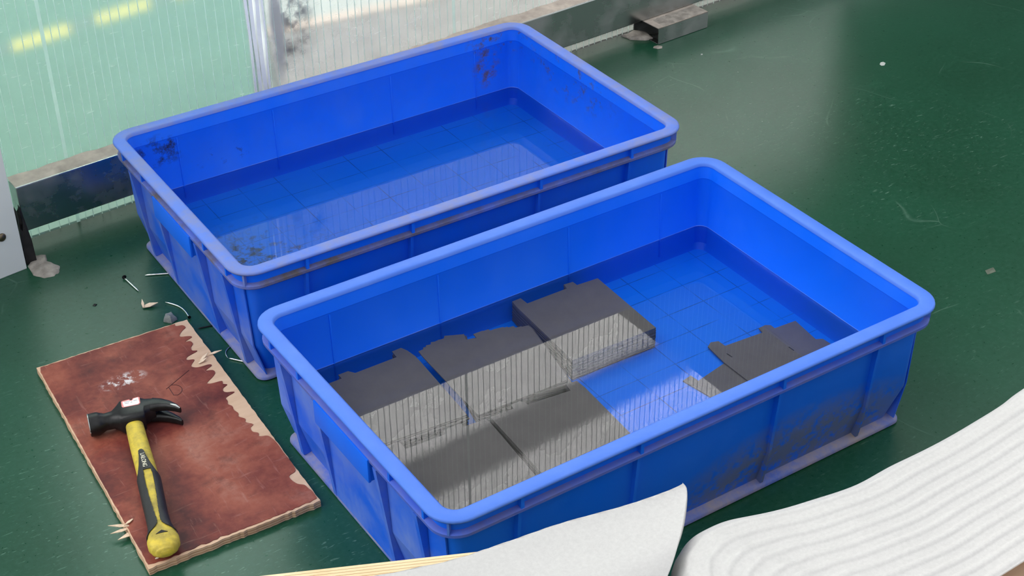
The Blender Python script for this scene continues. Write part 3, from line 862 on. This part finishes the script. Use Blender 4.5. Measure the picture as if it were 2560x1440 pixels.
# splinters
def sliver(name, p0, p1, w, z0, z1, mat, parent, off=(0.11, 0.01)):
    a, b2 = Vector((p0[0]+off[0], p0[1]+off[1])), Vector((p1[0]+off[0], p1[1]+off[1]))
    d = (b2-a).normalized(); nn = Vector((-d.y, d.x))*w
    t = 0.0008
    m_ = a.lerp(b2, 0.45)
    pts = []
    for dz in (0, t):
        pts += [(a.x+nn.x*0.4, a.y+nn.y*0.4, z0+dz), (a.x-nn.x*0.5, a.y-nn.y*0.5, z0+dz), (m_.x-nn.x, m_.y-nn.y, (z0+z1)/2+dz), (b2.x, b2.y, z1+dz), (m_.x+nn.x, m_.y+nn.y, (z0+z1)/2+dz)]
    fs = [(0, 1, 2, 3, 4), (9, 8, 7, 6, 5)]+[(i, (i+1) % 5, (i+1) % 5+5, i+5) for i in range(5)]
    return link(name, mesh(name, pts, fs), mat, parent)
for p0, p1, w, z0, z1 in (((-0.208, -0.140), (-0.229, -0.131), 0.0022, 0.009, 0.013), ((-0.209, -0.141), (-0.230, -0.139), 0.0022, 0.0075, 0.008), ((-0.203, -0.146), (-0.226, -0.149), 0.003, 0.005, 0.005), ((-0.202, -0.133), (-0.214, -0.139), 0.0016, 0.0105, 0.012)):
    sliver('splinter', p0, p1, w, z0, z1, M['chip'], pl)
for p0, p1 in (((-0.012, 0.098), (0.004, 0.094)), ((-0.026, 0.092), (-0.012, 0.099)), ((-0.030, 0.088), (-0.017, 0.090))):
    sliver('splinter', p0, p1, 0.002, 0.0098, 0.0125, M['chip'], pl)
for p0, p1 in (((-0.205, -0.203), (-0.199, -0.2035)), ((-0.196, -0.196), (-0.197, -0.203)), ((-0.180, -0.199), (-0.181, -0.204))):
    sliver('paint_flake', p0, p1, 0.001, PT, PT+0.0004, M['letter'], pl)

# ------------------------------------------------------------------ claw hammer
hd = Vector((-0.239, -0.971)).normalized()      # down the handle
he = Vector((-hd.y, hd.x))                      # towards the claw
HO = Vector((-0.1415, 0.0175))
ham = empty('claw_hammer', (HO.x, HO.y, PT))
ham.location.z = PT+0.0004
tag(ham, 'claw hammer with black head and yellow and black handle, lying on the red plank', 'hammer')
def hp(e, t, z): return (he.x*e+hd.x*t, he.y*e+hd.y*t, z)
def sup(n, a, b2, ex):
    out = []
    for i in range(n):
        th = 2*PI*i/n
        c_, s_ = math.cos(th), math.sin(th)
        out.append((a*math.copysign(abs(c_)**(2/ex), c_), b2*math.copysign(abs(s_)**(2/ex), s_)))
    return out
def head_loft(name, secs, mat, n=28, ex=2.4):
    loops = []
    for (e, t, ht, hz, zc, tilt, exx) in secs:
        ca, sa = math.cos(tilt), math.sin(tilt)
        loops.append([hp(e-sa*a, t+ca*a, zc+b2) for a, b2 in sup(n, ht, hz, exx)])
    return auto_smooth(link(name, loft(name, loops, cap0=True, cap1=True), mat, ham), 40)
ZC = 0.0140
head_loft('head', [(-0.0490, 0.0005, 0.0118, 0.0118, ZC, 0, 2), (-0.0482, 0.0005, 0.0134, 0.0134, ZC, 0, 2), (-0.0385, 0.0005, 0.0136, 0.0136, ZC, 0, 2), (-0.0355, 0.0003, 0.0122, 0.0122, ZC, 0, 2), (-0.0300, 0.000, 0.0095, 0.0098, ZC, 0, 2.2), (-0.0215, -0.0005, 0.0098, 0.0100, ZC, 0, 2.4),
                   (-0.0150, -0.001, 0.0155, 0.0120, ZC, 0, 3), (-0.0105, -0.001, 0.0190, 0.0134, ZC, 0, 5), (0.0120, -0.001, 0.0190, 0.0134, ZC, 0, 5), (0.0140, -0.0012, 0.0180, 0.0130, ZC, 0, 4), (0.0160, -0.0035, 0.0140, 0.0128, ZC, 0.2, 3), (0.0240, -0.004, 0.0105, 0.0128, ZC, 0.3, 3), (0.0300, -0.002, 0.0085, 0.0130, ZC, 0.4, 3)], M['iron'])
for zo in (1, -1):
    head_loft('claw', [(0.0240, -0.004, 0.0100, 0.0060, ZC+zo*0.0068, 0.3, 3), (0.0330, -0.0005, 0.0078, 0.0058, ZC+zo*0.0078, 0.45, 3), (0.0420, 0.0055, 0.0056, 0.0052, ZC+zo*0.0086, 0.62, 3), (0.0500, 0.0135, 0.0034, 0.0044, ZC+zo*0.0090, 0.80, 3), (0.0540, 0.0195, 0.0014, 0.0036, ZC+zo*0.0092, 0.95, 3)], M['iron'])
link('claw_edge', tube('claw_edge', [hp(0.0445, 0.010, ZC+0.0136), hp(0.050, 0.0145, ZC+0.0136), hp(0.0538, 0.0195, ZC+0.0128)], [0.0006, 0.0012, 0.0004], 6), M['shiny'], ham)
link('face_edge', tube('face_edge', [hp(-0.0484, 0.0005+0.0132*math.cos(a), ZC+0.0132*math.sin(a)) for a in [PI*i/20-0.2 for i in range(24)]], 0.0006, 6), M['shiny'], ham)['label'] = 'worn bright striking edge'
# sticker on the cheek
ht = ZC+0.0134
def plate(name, pts, z0, z1, mat, par=None):
    a = [hp(e, t, 0) for e, t in pts]
    return link(name, extrude_poly(name, [(p[0], p[1]) for p in a], z0, z1), mat, par or ham)
stk = plate('sticker', [(-0.0080, -0.0020), (-0.0092, -0.0040), (-0.0088, -0.0130), (-0.0075, -0.0142), (0.0005, -0.0150), (0.0018, -0.0128), (0.0036, -0.0128), (0.0050, -0.0155), (0.0112, -0.0160), (0.0126, -0.0145), (0.0120, -0.0040), (0.0100, -0.0018)], ht-0.0002, ht+0.0003, M['sticker_red'])
plate('sticker_face', [(-0.0068, -0.0026), (-0.0074, -0.0120), (0.0000, -0.0130), (0.0018, -0.0112), (0.0038, -0.0112), (0.0058, -0.0145), (0.0108, -0.0150), (0.0112, -0.0045), (0.0090, -0.0024)], ht, ht+0.0005, M['sticker'], stk)
for (e0, e1, t) in ((-0.0050, -0.0005, -0.0085), (0.0015, 0.0035, -0.0088), (0.0050, 0.0090, -0.0105), (-0.0055, 0.0010, -0.0115)):
    plate('sticker_print', [(e0, t), (e1, t), (e1, t+0.0007), (e0, t+0.0007)], ht+0.0003, ht+0.0006, M['print'], stk)
# handle: one lofted form divided into yellow core and black rubber grip
ST = [(0.014, 0.0005, 0.0100, 0.0085), (0.030, 0.0005, 0.0104, 0.0088), (0.060, 0.0010, 0.0108, 0.0092), (0.075, 0.0015, 0.0110, 0.0098), (0.100, 0.0022, 0.0112, 0.0108), (0.120, 0.0025, 0.0116, 0.0115), (0.150, 0.0022, 0.0112, 0.0114), (0.180, 0.0020, 0.0108, 0.0112), (0.196, 0.0024, 0.0112, 0.0112), (0.206, 0.0026, 0.0128, 0.0112), (0.212, 0.0026, 0.0150, 0.0112), (0.219, 0.0026, 0.0168, 0.0112), (0.226, 0.0026, 0.0166, 0.0106), (0.232, 0.0024, 0.0140, 0.0090), (0.2365, 0.0022, 0.0095, 0.0066), (0.2385, 0.0020, 0.0040, 0.0028)]
def interp(tb, x, c):
    for a, b2 in zip(tb, tb[1:]):
        if a[0] <= x <= b2[0]:
            f = (x-a[0])/(b2[0]-a[0])
            f = f*f*(3-2*f) if c > 1 else f
            return a[c]+(b2[c]-a[c])*f
    return tb[-1][c]
NT, NA = 420, 180
TG = [(0.0735, 0.10), (0.076, 0.26), (0.085, 0.32), (0.100, 0.52), (0.112, 0.75), (0.122, 1.05), (0.26, 1.05)]     # outer edge of the rubber, as a share of half the width
IN = [(0.1105, 0.34), (0.130, 0.38), (0.155, 0.34), (0.180, 0.22), (0.196, 0.14), (0.202, 0.20), (0.206, 0.40), (0.210, 0.75), (0.214, 1.05), (0.26, 1.05)]   # yellow inlay
def is_black(t, a, upper):
    s_ = a+0.06
    if not upper: return 0.112 < t < 0.212
    if t < 0.0735 or t > 0.214: return False
    if abs(s_) > interp(TG, t, 1): return False
    if t > 0.1105 and abs(s_-0.08) < interp(IN, t, 1): return False
    return True
yv, yf, kv, kf = [], [], [], []
grid, gridb, fl_ = [], [], []
for i in range(NT+1):
    t = ST[0][0]+(ST[-1][0]-ST[0][0])*i/NT
    ce, hw, hz = (interp(ST, t, c) for c in (1, 2, 3))
    ring, ringb, rl = [], [], []
    for j in range(NA):
        th = 2*PI*j/NA
        c_, s_ = math.cos(th), math.sin(th)
        ex = 2.5
        a = math.copysign(abs(c_)**(2/ex), c_); b2 = math.copysign(abs(s_)**(2/ex), s_)
        zc = max(0.0118, hz+0.0006)
        ring.append(hp(ce+a*hw, t, zc+b2*hz))
        ringb.append(hp(ce+a*(hw+0.0007), t, zc+b2*(hz+0.0006)))
        rl.append((a, b2 > -0.05))
    grid.append(ring); gridb.append(ringb); fl_.append(rl)
def part_mesh(name, sel, g, lo):
    idx, vs, fs = {}, [], []
    def vid(i, j, gg, tagk):
        kx = (i, j, tagk)
        if kx not in idx:
            idx[kx] = len(vs); vs.append(gg[i][j])
        return idx[kx]
    for i in range(NT):
        t = ST[0][0]+(ST[-1][0]-ST[0][0])*(i+0.5)/NT
        for j in range(NA):
            jn = (j+1) % NA
            a = (fl_[i][j][0]+fl_[i][jn][0])/2
            if is_black(t, a, fl_[i][j][1]) == sel:
                fs.append((vid(i, j, g, 0), vid(i, jn, g, 0), vid(i+1, jn, g, 0), vid(i+1, j, g, 0)))
    return mesh(name, vs, fs)
# the yellow core runs the whole length; the rubber sits over it
vs, fs = [], []
for r_ in grid: vs += r_
for i in range(NT):
    for j in range(NA):
        jn = (j+1) % NA
        fs.append((i*NA+j, i*NA+jn, (i+1)*NA+jn, (i+1)*NA+j))
fs += [tuple(range(NA)), tuple(NT*NA+j for j in range(NA))]
auto_smooth(link('handle', mesh('handle', vs, fs), M['yellow'], ham), 50)['label'] = 'grubby yellow handle'
me = part_mesh('grip', True, gridb, 0)
bm = bmesh.new(); bm.from_mesh(me)
res = bmesh.ops.solidify(bm, geom=bm.faces[:], thickness=0.0007)
bm.to_mesh(me); bm.free()
grip_o = auto_smooth(link('grip', me, M['rubber'], ham), 50)
grip_o['label'] = 'black rubber grip'
# hanging hole
plate('hanging_hole', [(-0.0035, 0.2180), (0.0030, 0.2135), (0.0090, 0.2180)], ZC+0.0084, ZC+0.0094, M['black_goo'])
# lettering on the grip
fc = bpy.data.curves.new('lettering', 'FONT')
fc.body = 'LAILONG'; fc.size = 0.0068; fc.align_x = 'CENTER'; fc.align_y = 'CENTER'
fc.extrude = 0.0002; fc.space_character = 0.95
fo = bpy.data.objects.new('lettering_tmp', fc); C.objects.link(fo)
bpy.context.view_layer.update()
dg = bpy.context.evaluated_depsgraph_get()
tm = bpy.data.meshes.new_from_object(fo.evaluated_get(dg))
bpy.data.objects.remove(fo, do_unlink=True)
tm.name = 'lettering'
for v in tm.vertices:
    x, y, z = v.co
    tt = 0.0950+x*0.92
    p = hp(0.0012+y, tt, 0.0118+interp(ST, tt, 3)+0.0019+z)
    v.co = p
tm.materials.clear(); tm.materials.append(M['letter'])
link('lettering', tm, None, grip_o)['label'] = 'pale raised lettering'

# ------------------------------------------------------------------ steel tube offcut carrying the rail
tb = empty('steel_tube_offcut', (1.05, 0.55, 0), WA)
tag(tb, 'short rectangular steel tube offcut propping the rail, dusty top', 'steel tube')
x0, x1, y0, y1, z1 = -0.0600, 0.0530, -0.0390, 0.0270, 0.0300
w = 0.0016
for nm, bx in (('tube_wall', (x0, x1, y0, y0+w, 0.0002, z1)), ('tube_wall', (x0, x1, y1-w, y1, 0.0002, z1)), ('tube_wall', (x0, x1, y0, y1, z1-w, z1)), ('tube_wall', (x0, x1, y0, y1, 0.0002, w))):
    link(nm, box_mesh(nm, *bx, 0.0006), M['steel_top'] if bx[4] > 0.02 else M['steel'], tb)
random.seed(9)
vs, fs = [], []
for i in range(25):
    x = x0+0.012+(x1-x0-0.013)*i/24
    for j in range(7):
        y = y0+0.0015+0.034*j/6+random.uniform(-0.0006, 0.0006)
        vs.append((x, y, z1-0.0002+(0 if j in (0, 6) or i in (0, 24) else random.uniform(0.0003, 0.0022))))
for i in range(24):
    for j in range(6):
        a = i*7+j
        fs.append((a, a+1, a+8, a+7))
link('dust_crust', mesh('dust_crust', vs, fs), M['grime'], tb, smooth=True)['label'] = 'crusted beige dust'

# ------------------------------------------------------------------ lumps, litter, nails
def lump(name, cx, cy, pts, h, mat, label, cat, seed, group=None):
    random.seed(seed)
    rings = []
    for f, z in ((1.0, 0.0003), (0.93, h*0.55), (0.70, h*0.9), (0.35, h)):
        rings.append([((x-cx)*f*random.uniform(0.95, 1.05), (y-cy)*f*random.uniform(0.95, 1.05), z*random.uniform(0.75, 1.2) if z > 0.001 else z) for x, y in pts])
    o = link(name, loft(name, rings, cap0=True, cap1=True), mat, None, (cx, cy, 0))
    tag(o, label, cat, group)
    auto_smooth(o, 40)
    return o
def fine(pts, n=3):
    out = []
    for a, b2 in zip(pts, pts[1:]+pts[:1]):
        for i in range(n): out.append((a[0]+(b2[0]-a[0])*i/n, a[1]+(b2[1]-a[1])*i/n))
    return out
lump('plaster_blob', -0.113, 0.420, fine([(-0.1297, 0.432), (-0.1146, 0.4535), (-0.1002, 0.4463), (-0.1045, 0.4289), (-0.0934, 0.4095), (-0.0985, 0.3953), (-0.1085, 0.3903), (-0.1213, 0.3931), (-0.1311, 0.4068)]), 0.004, M['grime'], 'flat grey plaster blob at the foot of the white post', 'plaster', 2)
lump('sealant', -0.1235, 0.452, fine([(-0.1300, 0.436), (-0.1160, 0.437), (-0.1150, 0.470), (-0.1300, 0.470)]), 0.07, M['black_goo'], 'black lumpy sealant between white post and steel rail', 'sealant', 4)
lump('rubble', 0.983, 0.545, fine([(0.9605, 0.569), (0.9645, 0.5494), (0.985, 0.532), (1.000, 0.530), (1.004, 0.560), (0.99, 0.574)]), 0.006, M['grime'], 'brown rubble pile at the open end of the steel tube', 'rubble', 6)
lump('plaster_blob', 0.985, 0.4985, fine([(0.978, 0.502), (0.982, 0.494), (0.990, 0.492), (0.995, 0.498), (0.990, 0.505), (0.982, 0.506)], 2), 0.002, M['grime'], 'small pale plaster spot in front of the steel tube', 'plaster', 7)
lump('paper_scrap', 1.2558, 0.2401, fine([(1.249, 0.2365), (1.254, 0.2345), (1.262, 0.240), (1.262, 0.2455), (1.257, 0.2465), (1.250, 0.2415)], 2), 0.0008, M['scrap'], 'small whitish scrap alone on the green floor at the right', 'scrap', 8)
lump('stone', -0.0190, 0.2085, fine([(-0.0275, 0.208), (-0.020, 0.199), (-0.0105, 0.203), (-0.012, 0.214), (-0.021, 0.217)], 2), 0.009, M['stone'], 'small grey stone at the far edge of the red plank', 'stone', 10)

def nail(p0, p1, label, r=0.0012, headr=0.0030, bend=None, head=True, mat='nail', lift0=0.0):
    a, b2 = Vector((*p0, r+0.0003+lift0)), Vector((*p1, r+0.0003))
    root = empty('nail', (a.x, a.y, 0))
    tag(root, label, 'nail', 'nails and wires scattered by the crates')
    off = Vector((a.x, a.y, 0))
    pts = []
    for i in range(13):
        t = i/12
        p = a.lerp(b2, t)-off
        if bend: p += Vector((bend[0], bend[1], 0))*math.sin(PI*t)
        pts.append(p)
    rr = [r]*11+[r*0.75, r*0.15]
    auto_smooth(link('shank', tube('shank', pts, rr, 10), M[mat], root), 50)
    if head:
        d = (pts[0]-pts[1]).normalized()
        auto_smooth(link('nail_head', tube('nail_head', [pts[0]+d*0.0012+Vector((0, 0, headr-r)), pts[0]+Vector((0, 0, headr-r))], headr, 12), M['nail_d'], root), 40)
    return root
nail((-0.0322, 0.3301), (-0.0281, 0.2909), 'straight bright nail with dark head on open floor', )
nail((0.0235, 0.3075), (-0.0066, 0.3222), 'bright nail sticking out from under the far crate', head=False)
nail((0.0035, 0.1975), (-0.0088, 0.2479), 'bent wire-thin nail at the far corner of the plank', 0.0010, 0.0022, (0.006, 0.002), True, 'nail')
nail((0.0270, 0.1633), (0.0025, 0.1692), 'dark nail lying between the plank and the far crate', 0.0010, 0.002, None, False, 'nail_d')
nail((0.0240, 0.1120), (0.0088, 0.0905), 'thin bent wire poking out under the front corner of the far crate', 0.0007, 0.001, (-0.004, 0.003), False)
nail((0.0240, 0.0695), (0.0092, 0.0890), 'bright straight nail under the front corner of the far crate', 0.0011, 0.002, None, False)

ch = empty('wood_chip', (-0.030, 0.250, 0))
tag(ch, 'pale curled wood chip on the floor beyond the red plank', 'wood chip')
sliver('chip_body', (-0.0375, 0.2535), (-0.0180, 0.2475), 0.0045, 0.0012, 0.004, M['chip'], ch, (0.030, -0.250))
sliver('chip_curl', (-0.0375, 0.2505), (-0.0335, 0.2640), 0.0018, 0.002, 0.006, M['chip'], ch, (0.030, -0.250))

# a few pale crumbs
random.seed(31)
crumbs = (((1.030, 0.436), 'crumb on the floor just in front of the rail tube'), ((0.0395, 0.0405), 'crumb between the two crates at the plank side'))
for (p, lab) in crumbs:
    lump('crumb', p[0], p[1], fine([(p[0]-0.0025, p[1]-0.001), (p[0]+0.0005, p[1]-0.0022), (p[0]+0.0028, p[1]+0.0004), (p[0], p[1]+0.002)], 2), 0.0015, M['scrap'], 'tiny pale '+lab, 'crumb', 40)

lump('plaster_smear', 0.9355, -0.2939, fine([(0.9265, -0.2979), (0.9415, -0.2989), (0.9455, -0.2899), (0.9315, -0.2889)], 2), 0.0006, M['smear'], 'flat greyish smear on the green floor at the far right edge', 'smear', 51)
lump('washer', -0.0874, 0.2938, fine([(-0.0904, 0.2938), (-0.0874, 0.2908), (-0.0842, 0.2938), (-0.0874, 0.2968)], 2), 0.0016, M['nail_d'], 'tiny dark metal bit alone on the floor left of the nails', 'metal bit', 52)

# ------------------------------------------------------------------ foreground: plywood panel, box and foam sheets
FZ = 0.25
pn = empty('plywood_board', (-0.03, -0.61, 0))
tag(pn, 'upright red-faced plywood panel with pale layered edge at the bottom of the picture', 'panel')
a = Vector((-0.2655, -0.4965)); d = Vector((0.1887, -0.0857)).normalized(); nn = Vector((-d.y, d.x))
def pp(s_, k, z): 
    p = a+d*s_+nn*k-Vector((-0.03, -0.61))
    return (p.x, p.y, z)
LP = 0.385
tk = 0.0165
for i in range(5):
    k0, k1 = -tk+tk*i/5, -tk+tk*(i+0.86)/5
    link('ply_layer', hexa('ply_layer', [pp(0, k0, 0.0), pp(LP, k0, 0.0), pp(LP, k1, 0.0), pp(0, k1, 0.0), pp(0, k0, FZ), pp(LP, k0, FZ), pp(LP, k1, FZ), pp(0, k1, FZ)]), M['ply'], pn)
    if i < 4:
        k2 = -tk+tk*(i+1)/5
        link('glue_line', hexa('glue_line', [pp(0, k1, 0.0), pp(LP, k1, 0.0), pp(LP, k2, 0.0), pp(0, k2, 0.0), pp(0, k1, FZ-0.0006), pp(LP, k1, FZ-0.0006), pp(LP, k2, FZ-0.0006), pp(0, k2, FZ-0.0006)]), M['ply_dark'], pn)
link('red_face', hexa('red_face', [pp(0, -tk-0.0008, 0.0), pp(LP, -tk-0.0008, 0.0), pp(LP, -tk, 0.0), pp(0, -tk, 0.0), pp(0, -tk-0.0008, FZ-0.001), pp(LP, -tk-0.0008, FZ-0.001), pp(LP, -tk, FZ-0.001), pp(0, -tk, FZ-0.001)]), M['film'], pn)['label'] = 'red film face'

# wooden post whose end grain shows between the two foam sheets
po = link('wooden_post', box_mesh('wooden_post', 0, 0.040, 0, 0.05, 0, 0.235, 0.001), M['oldwood'])
po.location = (0.066, -0.742, 0); po.rotation_euler = (0, 0, math.radians(-20))
tag(po, 'rough brown wooden post showing between the two white foam sheets', 'post')

# box under the right foam sheet
bxo = empty('plywood_box', (0.40, -0.86, 0))
tag(bxo, 'plain plywood box under the large foam sheet at bottom right', 'box')
link('box_body', box_mesh('box_body', -0.255, 0.45, -0.30, 0.120, 0.0, 0.212, 0.002), M['peeled'], bxo)
link('box_lid', box_mesh('box_lid', -0.262, 0.457, -0.307, 0.128, 0.2122, 0.222, 0.002), M['peeled'], bxo)

def sheet_obj(name, rows, thick, mat, label, cat, group=None):
    nr, nc = len(rows), len(rows[0])
    vs = [p for r in rows for p in r]
    fs = []
    for i in range(nr-1):
        for j in range(nc-1):
            q_ = i*nc+j
            fs.append((q_, q_+1, q_+nc+1, q_+nc))
    base = vs[0]
    bpt = Vector((sum(v[0] for v in vs)/len(vs), sum(v[1] for v in vs)/len(vs), min(v[2] for v in vs)))
    me = mesh(name, [(v[0]-bpt.x, v[1]-bpt.y, v[2]-bpt.z) for v in vs], fs, True)
    o = link(name, me, mat, None, bpt)
    so = o.modifiers.new('thickness', 'SOLIDIFY'); so.thickness = thick; so.offset = 1.0
    tag(o, label, cat, group)
    return o

def catmull(pts, n):
    out = []
    P_ = [pts[0]]+list(pts)+[pts[-1]]
    for i in range(1, len(P_)-2):
        p0, p1, p2, p3 = (Vector(P_[i+k]) for k in (-1, 0, 1, 2))
        for j in range(n):
            t = j/n
            out.append(0.5*((2*p1)+(p2-p0)*t+(2*p0-5*p1+4*p2-p3)*t*t+(3*p1-p0-3*p2+p3)*t**3))
    out.append(Vector(pts[-1]))
    return out
# left sheet: far edge runs over the panel, right edge hangs straight
far = catmull([(-0.205, -0.559), (-0.1606, -0.5725), (-0.0798, -0.5980), (-0.0286, -0.6060), (0.0245, -0.6124), (0.0825, -0.6241), (0.1213, -0.6292), (0.1409, -0.6298)], 8)
rows = []
random.seed(14)
NV = 26
rdge = catmull([(0.1409, -0.6298), (0.1382, -0.6398), (0.1180, -0.6630), (0.1000, -0.6800), (0.0816, -0.6940), (0.0580, -0.7100), (0.0200, -0.735), (-0.03, -0.77)], 4)
for i in range(NV+1):
    v = i/NV
    row = []
    e_ = rdge[min(int(v*(len(rdge)-1)), len(rdge)-1)]-rdge[0]
    for j, p in enumerate(far):
        u = j/(len(far)-1)
        sx, sy = e_.x, e_.y
        x = p.x+sx; y = p.y+sy
        z = FZ+0.0025-0.030*max(0.0, v-0.45)**2*3+0.0015*math.sin(v*11+u*3)+0.004*(u**3)*(1-v)
        if i == 0: z += 0.0012*math.sin(j*1.9)
        row.append((x, y, z))
    rows.append(row)
sheet_obj('foam_sheet', rows, 0.0035, M['foam'], 'smooth white foam sheet draped over the plywood panel', 'foam sheet', 'white foam sheets in the foreground')
# right sheet: rounded lobe on the left, ridges running along it
outl = catmull([(0.118, -0.790), (0.088, -0.745), (0.0765, -0.711), (0.0855, -0.690), (0.0990, -0.6790), (0.1168, -0.6716), (0.1417, -0.6690), (0.1717, -0.6754), (0.2216, -0.6902), (0.2787, -0.6986), (0.3337, -0.6962), (0.4113, -0.6936), (0.4693, -0.6881), (0.5066, -0.6835), (0.62, -0.668), (0.80, -0.65)], 8)
inn = catmull([(0.175, -0.853), (0.178, -0.853), (0.182, -0.853), (0.187, -0.853), (0.192, -0.853), (0.198, -0.853), (0.205, -0.853), (0.215, -0.853), (0.24, -0.853), (0.29, -0.853), (0.34, -0.853), (0.42, -0.853), (0.49, -0.853), (0.54, -0.853), (0.66, -0.853), (0.82, -0.853)], 8)
rows = []
NV = 150
for i in range(NV+1):
    v = i/NV
    row = []
    for j, (p, q_) in enumerate(zip(outl, inn)):
        u = j/(len(outl)-1)
        x = p.x+(q_.x-p.x)*v; y = p.y+(q_.y-p.y)*v
        r_ = min(v/0.14, 1.0)
        z = 0.226+0.024*math.sqrt(max(0.0, 1-(1-r_)**2))
        ph = v*11.5+0.25*math.sin(u*9)
        rg = (abs(math.sin(PI*ph)))**0.6
        z += 0.0015*(abs(math.cos(PI*ph)))**7 + 0.0011*math.sin(u*23+v*4)+0.0006*math.sin(u*61)
        row.append((x, y, z))
    rows.append(row)
sheet_obj('foam_sheet', rows, 0.0016, M['foam'], 'large ridged white foam sheet with rounded left end at bottom right', 'foam sheet', 'white foam sheets in the foreground')
